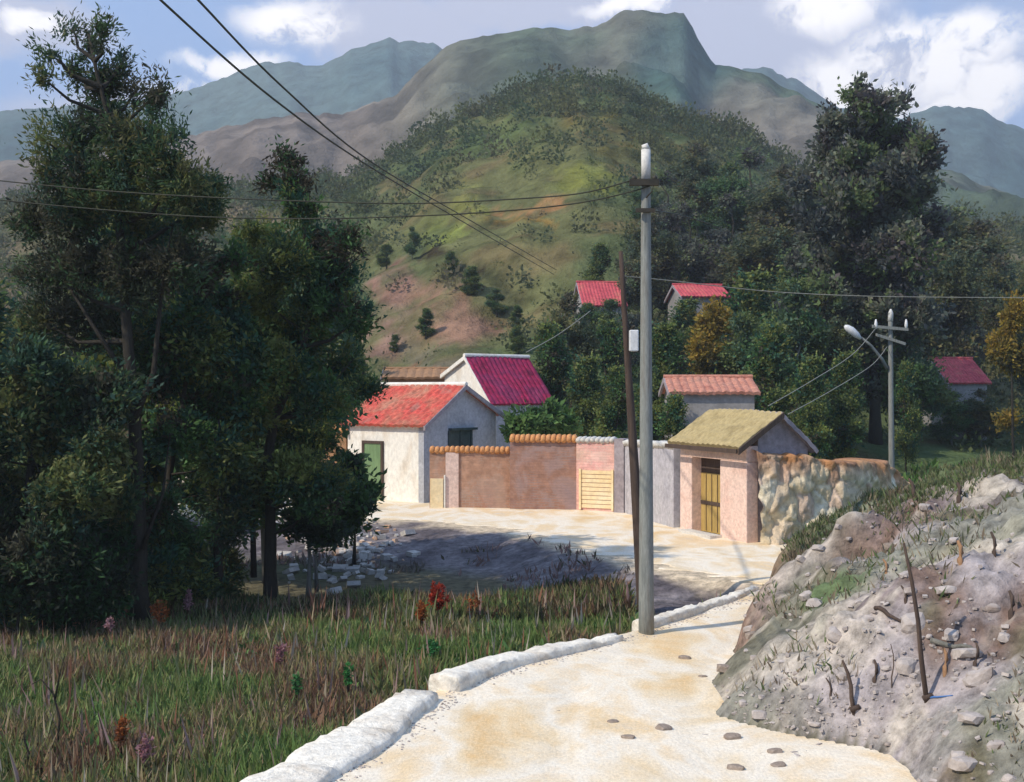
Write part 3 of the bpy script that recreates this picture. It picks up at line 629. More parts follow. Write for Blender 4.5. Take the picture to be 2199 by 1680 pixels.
for k, px, Y, top, wd, lab in [(1, 1262, 75.5, 652, 1.5, 'dark bush hiding the wall below the pink roof, left half'), (2, 1312, 75, 646, 1.5, 'green bush hiding the wall below the pink roof, right half'),
 (1, 1478, 73, 646, 1.4, 'dark bush below the left end of the long narrow red roof'), (0, 1545, 73, 648, 1.4, 'olive bush below the right end of the long narrow red roof'),
 (2, 2045, 64, 844, 1.6, 'green bush before the red roofed house, left end'), (0, 2105, 64, 838, 1.6, 'olive bush before the red roofed house, right end'),
 (1, 1450, 40.9, 850, 1.0, 'dark bush at the left corner of the coral roofed house')]:
    dup_tree(k, px, Y, top, wd, lab, 'bushes around the distant houses')
pix_tree('tall_tree', 'tallest grey green tree at the right, its crown standing above the ridge', [(1880, 960), (1878, 800), (1870, 650), (1872, 500), (1862, 380), (1850, 250)],
    [(1845, 205, 44, 34), (1880, 230, 44, 34), (1930, 218, 34, 10), (1805, 270, 60, 36), (1880, 290, 70, 44), (1950, 300, 40, 44), (1770, 320, 34, 36), (1840, 350, 70, 50), (1930, 370, 64, 44), (1985, 330, 24, 40), (1750, 395, 44, 24), (1820, 420, 70, 40), (1900, 440, 90, 50),
     (1970, 410, 34, 40), (1720, 400, 26, 20), (1850, 500, 90, 50), (1930, 540, 90, 50), (1790, 560, 60, 50), (1890, 610, 100, 50), (1760, 480, 50, 40), (1990, 480, 40, 40), (1820, 660, 90, 50), (1940, 680, 90, 50), (1860, 740, 100, 50), (1770, 640, 50, 50), (1920, 800, 80, 50), (1830, 830, 80, 50)],
    62, 66000, 41, GRY, 0.3, 0.26, 2.0, thin=.5, csize=.55, shr=.85, extra=[[(1872, 620), (1850, 560), (1800, 470), .14], [(1875, 560), (1910, 470), (1960, 380), .12]])
pix_tree('shrub', 'bright green bush behind the brick courtyard wall', [(1150, 960), (1150, 920)],
    [(1110, 915, 44, 20), (1160, 900, 40, 26), (1205, 912, 36, 18), (1140, 930, 60, 22), (1180, 885, 20, 14)], 44, 9000, 43, BRT, 0.06, 0.2, 0.8, cat='shrub', thin=.5)

# hill scrub (nobody could count it)
vs = []; cs = []; hq = []
rr = np.random.default_rng(5); cnt = 0
palh = np.array([(.06, .10, .045), (.085, .12, .05), (.05, .09, .055), (.11, .13, .045), (.07, .075, .04), (.15, .17, .05), (.10, .13, .07)])
blobs = []; bp = []
while cnt < 5600:
    px = rr.uniform(-150, 2350); t = rr.uniform(0.03, 1.0) ** .8; Y = 54 + 131 * t; x = (px - CX) / F * Y; z = hillz(x, Y); py = CY - (z - HC) / Y * F
    dens = 0.25 + 0.9 * max(0, float(fbm(x, Y, 12, 3, 88)) + .15)
    if t > .9: dens += .5
    if px > 1350: dens += .5
    for (cx, cy, rx, ry) in [(880, 600, 110, 60), (1020, 470, 100, 60), (1150, 450, 130, 50), (960, 690, 120, 60), (1270, 390, 80, 40), (2000, 560, 150, 50), (1260, 270, 60, 20)]:
        if ((px - cx) / rx) ** 2 + ((py - cy) / ry) ** 2 < 1: dens *= .35
    if t < .88 and 820 < px < 1360 and py > 260: dens *= .5
    if rr.uniform() > dens: continue
    s = (.25 + 1.0 * rr.uniform() ** 3) * (1 + .9 * t); m = int(min(110, 14 + 34 * s * s))
    c = np.array([x, Y, z + s * .5]); k = rr.integers(0, len(palh))
    o = rr.normal(size=(m, 3)); o = unit(o) * rr.uniform(.3, 1, (m, 1)) * np.array([s, s, s * .9]); pos = c + o
    dr = unit(o + rr.normal(size=(m, 3)) * s * .6 + np.array([0, 0, s * .4])); sd_ = unit(np.cross(dr, rr.normal(size=(m, 3))))
    ln = (.10 + .20 * s) * rr.uniform(.6, 1.4, m); vs.append(quads(pos, dr, sd_, ln, ln * .7)); cs.append((palh[k], rr.uniform(.75, 1.3, (m, 1)))); hq.append((px, py, x, Y, t)); cnt += 1
hq = np.array(hq).T[:, None, :]; hcs = hill_col(*hq)[0]
cs = [(p_ * .5 + hcs[i] * .55) * q_ for i, (p_, q_) in enumerate(cs)]
sc = quad_obj('hill_scrub', np.concatenate(vs), np.concatenate(cs), LEAF); tag(sc, 'green scrub and bushes covering the near hillside', 'scrub', kind='stuff')

# ------------------------------------------------------------------ grass and field plants
def in_field(x, y):
    yb = np.interp(-x, -CT[::-1, 1][::-1], CT[::-1, 0][::-1])
    a = np.where(y < 23.4, x < xl(y) - 0.22, True); return a & (y < np.minimum(yb - .9, 25.1 + .5 * np.sin(x * 1.7))) & ((x < 2.3) | (y < 22.2)) & (x < 4.0)
def grass(n, xr_, yr_, hgt, pal, seed, test, wd=.018, name='grass', lab='', droop=.45, zsink=0.03, tilt=0.0):
    r = np.random.default_rng(seed); x = r.uniform(*xr_, n); y = r.uniform(*yr_, n)
    k = test(x, y); x = x[k]; y = y[k]; n = len(x)
    z = h(x, y) - zsink; hh = hgt * r.uniform(.4, 1.4, n) * (1 + .6 * fbm(x, y, 1.5, 3, seed))
    d = unit(np.stack([r.normal(0, droop, n), r.normal(0, droop, n), np.ones(n)], 1)); s = unit(np.cross(d, r.normal(size=(n, 3))))
    pal = np.array(pal); nn = fbm(x, y, 1.3, 4, seed + 5) * 1.3 + .5 + r.normal(0, .2, n); nn = nn - tilt * (y - 17)
    ci = np.clip((nn * len(pal)).astype(int), 0, len(pal) - 1)
    col = pal[ci] * r.uniform(.7, 1.35, (n, 1))
    V = quads(np.stack([x, y, z], 1), d, s, hh, wd * r.uniform(.6, 1.8, n) * (1 + y / 25))
    o = quad_obj(name, V, col, BLADE); tag(o, lab, 'grass', kind='stuff'); return o
FP = [(.22, .13, .08), (.25, .19, .12), (.20, .18, .07), (.28, .23, .13), (.20, .20, .08), (.14, .17, .06), (.24, .23, .09), (.17, .22, .07), (.11, .19, .055), (.19, .22, .08), (.14, .21, .06)]
grass(210000, (-12, 5), (9.5, 27.5), .29, FP, 51, in_field, .016, 'grass', 'tall mixed green and rusty grass filling the field', tilt=.045)
grass(3000, (-12, 5), (9.5, 24), .50, [(.30, .20, .18), (.34, .27, .18), (.26, .12, .07), (.20, .22, .10), (.38, .33, .26)], 151, in_field, .016, 'tall_stalks', 'tall pale and mauve grass stalks rising above the field', .16, tilt=0)
grass(5000, (-12, 5), (9.5, 24), .26, [(.08, .16, .05), (.12, .22, .06), (.10, .14, .07)], 152, in_field, .06, 'broad_weeds', 'broad leaved green weeds low in the field', .7)
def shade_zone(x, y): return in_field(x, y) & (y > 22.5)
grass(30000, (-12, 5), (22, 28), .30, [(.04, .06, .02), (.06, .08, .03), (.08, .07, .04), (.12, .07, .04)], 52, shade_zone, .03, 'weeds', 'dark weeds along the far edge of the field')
def bank_zone(x, y):
    d = x - xr(y); return (d > .25) & (y < 24) & (fbm(x, y, 1.1, 3, 53) + .18 * sstep(18, 22, y) > .12)
grass(26000, (2, 13), (10, 24), .13, [(.26, .21, .14), (.16, .17, .08), (.12, .16, .06), (.30, .25, .18), (.20, .15, .10)], 54, bank_zone, .012, 'bank_grass', 'short dry grass tufts on the bank at the right', .6)
def ridge_zone(x, y):
    d = x - xr(y); return (d > .4) & (y > 18.8 - .0 * x) & (y < 23.5) & (fbm(x, y, .9, 3, 67) > -.08)
grass(30000, (4.4, 13), (18.5, 23.5), .17, [(.16, .17, .08), (.12, .17, .06), (.22, .20, .12), (.10, .13, .05), (.18, .14, .09)], 68, ridge_zone, .012, 'ridge_grass', 'green grey grass covering the upper edge of the bank', .5)
def edge_zone(x, y): return (np.abs(x - xl(y) + .35) < .22) & (y < 23) & (fbm(x, y, .7, 2, 5) > -.05)
grass(2600, (-4, 5), (10, 23), .22, [(.20, .20, .10), (.30, .27, .18), (.10, .15, .05)], 55, edge_zone, .012, 'kerb_grass', 'thin grass growing along the back of the white kerb', .5)
def right_grass(x, y): return (x - xr(y) > .5)
grass(14000, (9, 26), (34, 52), .5, [(.07, .14, .03), (.10, .18, .05), (.08, .10, .04)], 56, right_grass, .05, 'meadow_grass', 'green meadow grass behind the bank at the right')
def slope_zone(x, y):
    yb = np.interp(-x, -CT[::-1, 1][::-1], CT[::-1, 0][::-1]); return (y > yb - 7) & (y < yb - .1) & (y > 25.5) & (x < 4.5) & (fbm(x, y, .8, 3, 57) > .12)
grass(9000, (-9, 5), (23, 31), .22, [(.14, .12, .10), (.20, .17, .16), (.10, .10, .06), (.24, .16, .14)], 58, slope_zone, .02, 'slope_grass', 'sparse dry grass on the grey slope below the courtyard')

def spike_plant(px, py, hgt, pal, label, cat='plant', group=None, n=120, name='flowering_plant', wide=.12, leaf=.045, headonly=True):
    hgt *= 1.25; p = G(px, py); root = empty(name, p, label, cat, group); mb = MB(); rr_ = random.Random(int(px * 7 + py))
    for i in range(5):
        a = rr_.uniform(0, 6.28); e = Vector((math.cos(a), math.sin(a), 0)) * wide * rr_.uniform(.2, .9)
        mb.tube([Vector((0, 0, -.03)), e * .5 + Vector((0, 0, hgt * .5)), e + Vector((0, 0, hgt * rr_.uniform(.75, 1)))], [.008, .006, .004], 5)
    mb.build('stem', M_bark if pal is not None else M_wood, root)
    V, cc = foliage([(0, 0, hgt * .8, wide, wide, hgt * .28)], int(n * 1.6), leaf, int(px), pal, .4, .04, .5, 12); quad_obj('flower_head' if headonly else 'leaves', V, cc, LEAF, root)
    return root
RED = [(.42, .04, .03), (.50, .07, .04), (.30, .04, .02)]; RUST = [(.30, .09, .03), (.38, .13, .04), (.22, .08, .03)]; MAU = [(.34, .17, .18), (.42, .24, .25)]
spike_plant(940, 1352, .62, RED, 'bright red flowering plant in the field in front of the grey slope', n=420, wide=.15, leaf=.06)
spike_plant(1018, 1350, .50, RUST, 'small rusty red plant right of the bright red flowering plant', n=160)
spike_plant(905, 1365, .45, RUST, 'wide rust brown plant left of the bright red flowering plant', n=420, wide=.07)
spike_plant(345, 1375, .50, RUST, 'orange plant at the foot of the dark trees', n=260, wide=.16)
spike_plant(403, 1345, .50, MAU, 'mauve flower spike standing before the dark tree trunks', n=200, wide=.05)
spike_plant(235, 1395, .42, MAU, 'pale mauve flower spike left of the orange plant', n=120, wide=.05)
spike_plant(262, 1640, .36, RUST, 'orange flower spike low in the field at the left', n=160, wide=.05)
spike_plant(310, 1680, .36, MAU, 'pale pink flower spike near the bottom of the field', n=120, wide=.05)
spike_plant(600, 1460, .42, MAU, 'mauve flower spike in the middle of the field', n=140, wide=.05)
spike_plant(638, 1535, .40, [(.04, .14, .05), (.07, .2, .06)], 'emerald green weed near the kerb', n=160, wide=.06, headonly=False)
spike_plant(747, 1510, .40, [(.05, .2, .05), (.08, .26, .07)], 'narrow bright green weed beside the kerb wall', n=160, wide=.05, headonly=False)
spike_plant(925, 1440, .35, [(.05, .2, .06), (.09, .26, .09)], 'low bright green weed at the gap in the kerb', n=220, wide=.14, headonly=False)
def dry_stem(px, py, hgt, label, lean=.2, fork=True):
    hgt *= 1.25; p = G(px, py); root = MB(); q = lambda x, z: Vector((x, 0, z))
    root.tube([q(0, -.05), q(lean * .2, hgt * .35), q(lean * .1 - .05, hgt * .6), q(-lean * .8, hgt * .75), q(-lean * 1.3, hgt * .7)], [.016, .014, .012, .009, .006], 6)
    if fork: root.tube([q(lean * .1 - .03, hgt * .55), q(lean * .2, hgt * .8), q(lean * .5, hgt)], [.011, .009, .005], 6)
    o = root.build('dry_stem', M_bark, None, p, True); tag(o, label, 'plant'); return o
dry_stem(120, 1620, .95, 'forked dark dry stem standing in the field at the lower left', .22)
dry_stem(225, 1640, .62, 'dark curved dry stem right of the forked one', .1, False)
dry_stem(60, 1660, .50, 'short dark stem left of the forked one', .05, False)

# ------------------------------------------------------------------ kerb walls
def strip_wall(name, pts, wtop, hts, label, seed, side=0, jit=.035):
    """a rough low wall along plan points, width wtop, height list"""
    P2 = []
    for i in range(len(pts) - 1):
        a = Vector(pts[i]); b = Vector(pts[i + 1]); k = max(2, int((b - a).length / .12))
        for j in range(k + (i == len(pts) - 2)): P2.append((a.lerp(b, j / k), hts[i] + (hts[i + 1] - hts[i]) * j / k, wtop[i] + (wtop[i + 1] - wtop[i]) * j / k))
    rr_ = random.Random(seed); base = Vector((P2[0][0].x, P2[0][0].y, 0)); V = []; Fc = []; m = 9
    for i, (p, hh, wd) in enumerate(P2):
        d = (P2[min(i + 1, len(P2) - 1)][0] - P2[max(i - 1, 0)][0]).normalized(); n = Vector((-d.y, d.x))
        wob = float(vnoise(i * .31, seed, 3)); hh = hh * (1 + .22 * wob); lo = .62 + .5 * float(vnoise(i * .17, seed + 4.5, 8)); wd = wd * (1 + .22 * float(vnoise(i * .23, seed + 9.1, 5)))
        arc = i * .12; jn = math.exp(-((arc % 1.35 - .67) / .045) ** 2) * .045; hh = hh - jn
        prof = [(-.56, -.7), (-.53, hh * .6), (-.49, hh * .96), (-.30, hh * 1.02), (0, hh), (.30, hh * .97), (.47, hh * .9), (.53, hh * .5), (.56, -.10)]
        for (u, z) in prof:
            jx = jit * (rr_.random() - .5); jz = jit * (rr_.random() - .5) if z > 0 else 0
            q = p + n * (u * -wd + jx) + d * jit * (rr_.random() - .5)
            V.append((q.x - base.x, q.y - base.y, z + jz))
    for i in range(len(P2) - 1):
        for k in range(m - 1): Fc.append((i * m + k, i * m + k + 1, (i + 1) * m + k + 1, (i + 1) * m + k))
    Fc.append(tuple(range(m))[::-1]); Fc.append(tuple((len(P2) - 1) * m + k for k in range(m)))
    mb = MB(); mb.v = V; mb.f = Fc; o = mb.build(name, M_kerb, None, base, True); tag(o, label, 'kerb', 'white kerb walls along the road'); return o
strip_wall('kerb_wall', [(-4.4, 5), (-3.0, 9), (-2.30, 11.3), (-1.62, 13.2), (-1.12, 14.9)], [.85, .8, .72, .6, .42], [.05, .06, .08, .10, .13], 'broad low pale kerb wall at the bottom left of the road', 5)
strip_wall('kerb_wall', [(-0.86, 15.35), (-.30, 16.5), (.70, 17.6), (1.62, 18.5)], [.40, .36, .30, .24], [.19, .15, .12, .09], 'brightest white kerb wall ending at the foot of the concrete pole', 6)
strip_wall('kerb_wall', [(2.02, 19.35), (2.82, 20.4), (3.9, 21.9), (4.7, 23.3)], [.24, .2, .18, .16], [.12, .11, .09, .06], 'thin white kerb running on behind the poles toward the gate', 7)

# ------------------------------------------------------------------ buildings
def uvwalls(o, scale=1.0):
    me = o.data; uv = me.uv_layers.new(name='UVMap')
    for p in me.polygons:
        n = p.normal
        t = Vector((-n.y, n.x, 0)); t = t.normalized() if t.length > .1 else Vector((1, 0, 0))
        for li in p.loop_indices:
            co = me.vertices[me.loops[li].vertex_index].co
            v = co.z if abs(n.z) < .7 else co.y
            uv.data[li].uv = (co.dot(t) * scale, v * scale)
    return o
def roof_sheet(a, b, c, d, thick=.07, rows=22, wave=.035, name='roof', m=None, parent=None):
    """a-b ridge, d-c eaves (a above d).  Tiled sheet with rounded courses running down the slope."""
    a, b, c, d = map(Vector, (a, b, c, d)); nrm = (b - a).cross(d - a).normalized()
    if nrm.z < 0: nrm = -nrm
    mb = MB(); nu = rows * 6; nv = 10; top = []; 
    for j in range(nv + 1):
        for i in range(nu + 1):
            u = i / nu; v = j / nv; p = (a.lerp(b, u)).lerp(d.lerp(c, u), v)
            hgt = wave * abs(math.sin(math.pi * rows * u)) * (.8 + .4 * random.random()) + .014 * ((j * 1.0) % 2) + .05 * float(vnoise(u * 5, v * 3, 12))
            top.append(p + nrm * hgt)
    fs = []; W = nu + 1
    for j in range(nv):
        for i in range(nu): fs.append((j * W + i, j * W + i + 1, (j + 1) * W + i + 1, (j + 1) * W + i))
    base = len(top); allv = top + [p - nrm * (thick + wave) for p in top]
    for j in range(nv):
        for i in range(nu): fs.append(tuple(base + k for k in ((j + 1) * W + i, (j + 1) * W + i + 1, j * W + i + 1, j * W + i)))
    for i in range(nu):
        fs.append((i, base + i, base + i + 1, i + 1)); q = nv * W + i; fs.append((q, q + 1, base + q + 1, base + q))
    for j in range(nv):
        q = j * W; fs.append((q, q + W, base + q + W, base + q)); q = j * W + nu; fs.append((q, base + q, base + q + W, q + W))
    mb.add(allv, fs)
    return (mb.local(parent) if parent else mb).build(name, m, parent)

def house(name, label, corner, du, dw, Lw, Lg, ze, ze2, zr, ridge_t, wm, gm, rm, oh=.22, rows=18, cat='house', verge=M_mauve, z0=-.1, group=None):
    """corner = near corner; du = plan dir of long wall (length Lw), dw = plan dir of gable (length Lg). ze eave at long wall, ze2 other eave, zr ridge"""
    c = Vector((corner[0], corner[1], 0)); du = Vector((*du, 0)).normalized(); dw = Vector((*dw, 0)).normalized()
    root = empty(name, (c.x, c.y, z0 + .1), label, cat, group)
    Z = Vector((0, 0, 1)); g = lambda u, v, z: c + du * u + dw * v + Z * z
    def pent(u): return [g(u, 0, z0), g(u, Lg, z0), g(u, Lg, ze2), g(u, Lg * ridge_t, zr), g(u, 0, ze)]
    T = .24
    mb = MB(); mb.prism(pent(0), du * T); o = mb.local(root).build('gable_wall', gm, root); uvwalls(o)
    mb = MB(); mb.prism(pent(Lw - T), du * T); mb.prism([g(T, 0, z0), g(Lw - T, 0, z0), g(Lw - T, 0, ze), g(T, 0, ze)], dw * T)
    mb.prism([g(T, Lg - T, z0), g(Lw - T, Lg - T, z0), g(Lw - T, Lg - T, ze2), g(T, Lg - T, ze2)], dw * T)
    o = mb.local(root).build('wall', wm, root); uvwalls(o)
    sl1 = (zr - ze) / (Lg * ridge_t); sl2 = (zr - ze2) / (Lg * (1 - ridge_t)); up = .10
    roof_sheet(g(-oh, Lg * ridge_t, zr + up), g(Lw + oh, Lg * ridge_t, zr + up), g(Lw + oh, -oh, ze - oh * sl1 + up), g(-oh, -oh, ze - oh * sl1 + up), rows=rows, m=rm, parent=root)
    roof_sheet(g(-oh, Lg * ridge_t, zr + up), g(Lw + oh, Lg * ridge_t, zr + up), g(Lw + oh, Lg + oh, ze2 - oh * sl2 + up), g(-oh, Lg + oh, ze2 - oh * sl2 + up), rows=rows, m=rm, parent=root)
    # barge board and ridge cap
    mb = MB()
    for (v0, z0_, v1, z1_) in ((-oh, ze - oh * sl1, Lg * ridge_t, zr), (Lg + oh, ze2 - oh * sl2, Lg * ridge_t, zr)):
        a0 = g(-oh - .03, v0, z0_ + up - .16); a1 = g(-oh - .03, v1, z1_ + up - .16)
        mb.prism([a0, a1, a1 + Z * .16, a0 + Z * .16], du * .08)
    mb.local(root).build('barge_board', verge, root)
    mb = MB(); mb.tube([g(-oh - .02, Lg * ridge_t, zr + up + .02), g(Lw + oh + .02, Lg * ridge_t, zr + up + .02)], .085, 8)
    mb.local(root).build('ridge_cap', M_cream if name in ('cream_house', 'crimson_house') else rm, root)
    return root, g, du, dw
# red roofed cream house
r1, g1, du, dw = house('cream_house', 'cream plastered house with orange red tiled roof and gable whose shade is painted grey, left of the courtyard walls', (-3.0, 41.2), (-.8, .6), (.6, .8), 3.6, 4.02, 2.66, 2.95, 3.92, .5, M_cream, M_shadew, M_redroof, rows=14)
def panel(parent, g, face, u0, u1, z0, z1, name, m, off=.02, th=.05, sub=None):
    """a board on a wall: face 'u' = long wall (v=0), 'v' = gable (u=0)"""
    if face == 'u': a, b = g(u0, -off, z0), g(u1, -off, z0); n = g(0, -1, 0) - g(0, 0, 0)
    else: a, b = g(-off, u0, z0), g(-off, u1, z0); n = g(-1, 0, 0) - g(0, 0, 0)
    H = Vector((0, 0, z1 - z0)); mb = MB(); mb.prism([a, b, b + H, a + H], n * th); l = parent.matrix_world.translation if False else parent.location
    return mb.local(parent if parent.parent is None else parent.parent).build(name, m, parent)
d1 = panel(r1, g1, 'u', 1.95, 2.75, -.05, 1.95, 'door', M_gdoor, -.02, .06)
fr = MB()
for (u0, u1, z0, z1) in ((1.85, 1.95, -.05, 2.05), (2.75, 2.85, -.05, 2.05), (1.95, 2.75, 1.95, 2.05)):
    a, b = g1(u0, 0, z0), g1(u1, 0, z0); H = Vector((0, 0, z1 - z0)); fr.prism([a, b, b + H, a + H], (g1(0, -1, 0) - g1(0, 0, 0)) * .07)
fr.local(r1).build('door_frame', M_wood, d1)
wn = panel(r1, g1, 'v', 1.35, 2.5, 1.78, 2.42, 'window', M_dark, -.005, .03)
fr = MB()
for (u0, u1, z0, z1, t) in ((1.30, 2.75, 2.42, 2.50, .16), (1.27, 1.35, 1.72, 2.42, .06), (2.5, 2.58, 1.72, 2.42, .06), (1.35, 2.5, 1.72, 1.78, .09), (1.90, 1.95, 1.78, 2.42, .05)):
    a, b = g1(0, u0, z0), g1(0, u1, z0); H = Vector((0, 0, z1 - z0)); fr.prism([a, b, b + H, a + H], (g1(-1, 0, 0) - g1(0, 0, 0)) * t)
fr.local(r1).build('window_frame', M_dark, wn)
# brown shed left of it
house('mud_shed', 'rust brown mud shed against the left end of the cream house', (-5.95, 43.4), (-.8, .6), (.6, .8), 1.3, 3.0, 2.3, 2.6, 2.85, .5, M_brownw, M_brownw, M_orange, oh=.12, rows=5, cat='shed')
# crimson roofed house
house('crimson_house', 'house with steep crimson roof and bright cream gable behind the cream house', (-0.82, 48.75), (.757, .653), (-.653, .757), 3.3, 3.1, 3.3, 4.45, 5.15, .52, M_shadew, M_cream, M_magroof, oh=.12, rows=14, verge=M_cream)  # long wall turned from the sun gets the shade-coloured plaster
# low brown building behind
house('barn', 'long low brown barn behind the ridge of the red roof', (-5.9, 56), (1, .03), (-.03, 1), 3.6, 3.2, 4.35, 4.35, 4.75, .5, M_brownw, M_brownw, M_brownw, oh=.15, rows=10, cat='barn')
# coral roofed house behind gate
house('coral_house', 'small grey house with faded coral roof behind the gate', (5.55, 41.5), (1, -.02), (.02, 1), 2.75, 3.0, 3.70, 3.7, 4.18, .5, M_farwall, M_farwall, M_coral, oh=.18, rows=12)
# far houses up the slope
def far_house(name, label, px, py_r, py_e, w_px, Y, rm, dx=(1, .12)):
    s = Y / F; wd = w_px * s; a = P(px, py_e, Y); r = P(px, py_r, Y)
    zg = min(gz(a.x, Y), a.z - 1.9)
    house(name, label, (a.x, Y), dx, (-dx[1], dx[0]), wd, 4.0, a.z, a.z, r.z + .25, .5, M_farwall, M_farwall, rm, oh=.2, rows=14, z0=zg, group='distant red roofed houses')
far_house('hillside_house', 'distant house with bright pink red roof left of the poles', 1256, 612, 655, 86, 78, M_farroof)
far_house('hillside_house', 'distant house showing a long narrow red roof right of the concrete pole', 1468, 618, 638, 98, 76, M_farroof)
far_house('hillside_house', 'distant house with bright red roof at the right edge beyond the street lamp', 2040, 782, 822, 84, 66, M_farroof)

# courtyard walls
def wall_thing(name, label, a, b, z1, th, m, cop=None, ch=.12, cw=.42, cat='wall', z0=-.1, group='courtyard walls'):
    ax, ay = a; root = empty(name, (ax, ay, 0), label, cat, group)
    mb = MB(); mb.slab(a, b, th, z0, z1); o = mb.local(root).build('wall', m, root); uvwalls(o)
    if cop:
        d = (Vector(b) - Vector(a)); ln = d.length; d.normalize(); z = z1 if isinstance(z1, tuple) else (z1, z1)
        n = max(2, int(ln / .16)); mb = MB(); nn = Vector((-d.y, d.x)); rr_ = random.Random(int(ax * 10))
        for i in range(n):
            t0 = (i + .5) / n; p = Vector(a) + d * ln * t0; zz = z[0] + (z[1] - z[0]) * t0 + rr_.uniform(-.012, .012); ww = cw * rr_.uniform(.92, 1.08) / 2
            q = Vector((p.x, p.y, zz)); n3 = Vector((nn.x, nn.y, 0)); r = ln / n * .52
            mb.tube([q + n3 * ww + Vector((0, 0, .0)), q + n3 * ww * .3 + Vector((0, 0, ch * .8)), q - n3 * ww * .3 + Vector((0, 0, ch * .8)), q - n3 * ww + Vector((0, 0, 0))], r, 8)
        mb.local(root).build('coping', cop, root, smooth=True)
    return root
w1 = wall_thing('brick_wall', 'lower brown brick wall with orange coping against the shaded gable', (-2.68, 39.6), (-.06, 39.5), 1.83, .26, M_brick, M_orange)
w2 = wall_thing('brick_wall', 'taller purple brown brick wall with sloping orange coping, middle of the courtyard front', (-.05, 39.25), (2.1, 38.95), 2.2, .28, M_brickp, M_orange, ch=.16, cw=.5)
w3 = wall_thing('brick_wall', 'pink brick wall section with a cream yellow slatted gate, left of the poles', (2.12, 38.9), (3.30, 38.35), 2.22, .28, M_pink, M_concpale, ch=.06)
# pilaster and pink patch of painted-in sunlight on w1, pole-end pilaster between
mb = MB(); mb.box((-2.45, 39.40, .45), (.42, .1, 1.0)); mb.local(w1).build('door', M_yell, w1)
mb = MB()
mb.box((-2.19, 39.40, .5), (.05, .16, 1.12))
mb.local(w1).build('door_post', M_cream, w1)
mb = MB(); mb.box((-1.95, 39.405, .9), (.42, .05, 1.8)); mb.local(w1).build('sunlit_patch', M_pinkp, w1)
# slatted gate on w3
mb = MB(); a = Vector((2.16, 38.72)); b = Vector((3.22, 38.22)); d = (b - a).normalized(); nn = Vector((d.y, -d.x))
for i in range(9):
    z = .08 + i * .135; mb.slab(a, b, .05, z, z + .115, 0)
mb.slab(a + nn * .045, a + d * .07 + nn * .045, .04, 0.02, 1.32); mb.slab(b - d * .07 + nn * .045, b + nn * .045, .04, 0.02, 1.32)
mb.local(w3).build('slatted_gate', M_yell, w3)
wall_thing('gate_pillar', 'narrow mauve grey pillar right of the pink brick wall, behind the poles', (3.34, 38.3), (3.62, 38.1), 2.3, .42, M_mauve, cat='pillar')
wall_thing('plaster_wall', 'plastered wall, its shade painted lavender grey, with white coping between the poles and the gatehouse', (3.66, 38.0), (4.62, 33.7), (2.15, 2.25), .26, M_shadelav, M_concpale, ch=.07, cw=.36)

# gatehouse
A = Vector((4.62, 33.3, 0)); Bp = Vector((5.86, 30.25, 0)); dg = (Bp - A).normalized(); ng = Vector((dg.y, -dg.x, 0)); ng = ng if ng.x < 0 else -ng
Lg_ = (Bp - A).length; Zv = Vector((0, 0, 1))
gh = empty('gatehouse', (A.x, A.y, 0), 'pink plastered gatehouse with ochre tiled roof and yellow ochre door', 'gatehouse')
def gg(s, n_, z): return A + dg * s - ng * n_ + Zv * z
def gbox(s0, s1, n0, n1, z0, z1):
    mb.prism([gg(s0, n0, z0), gg(s1, n0, z0), gg(s1, n0, z1), gg(s0, n0, z1)], -ng * (n1 - n0))
o0 = .62; o1 = 2.05
mb = MB()
gbox(0, o0, 0, .34, -.15, 2.02)
mb.local(gh).build('pillar', M_pinkp, gh, bevel=.02)
mb = MB(); gbox(o1, Lg_, 0, .34, -.2, 2.02)
mb.local(gh).build('pillar', M_pinkp, gh, bevel=.02)
mb = MB(); gbox(0, Lg_, 0.003, .34, 2.023, 2.42); mb.local(gh).build('lintel', M_pinkp, gh, bevel=.02)
mb = MB(); gbox(o0 + .01, o1 - .01, .29, .33, .02, 1.60)
dd = mb.local(gh).build('door', M_door, gh)
mb = MB(); mb.tube([gg(o1 - .16, .27, .98), gg(o1 - .16, .22, 1.0), gg(o1 - .16, .22, 1.12), gg(o1 - .16, .27, 1.14)], .012, 6); mb.local(gh).build('handle', M_iron, dd)
mb = MB(); 
for k in range(1, 5): gbox(o0 + k * (o1 - o0) / 5 - .01, o0 + k * (o1 - o0) / 5 + .01, .275, .289, .05, 1.58)
gbox(o0 + .03, o1 - .03, .265, .289, .75, .85)
mb.local(gh).build('door_batten', M_wood, dd)
mb = MB(); gbox(o0 + .01, o1 - .01, .30, .33, 1.603, 2.015); mb.local(gh).build('transom', M_wood, gh)
mb = MB(); gbox(o0 - .1, o1 + .1, -.35, .0, -.1, .07); mb.local(gh).build('door_step', M_concpale, gh)
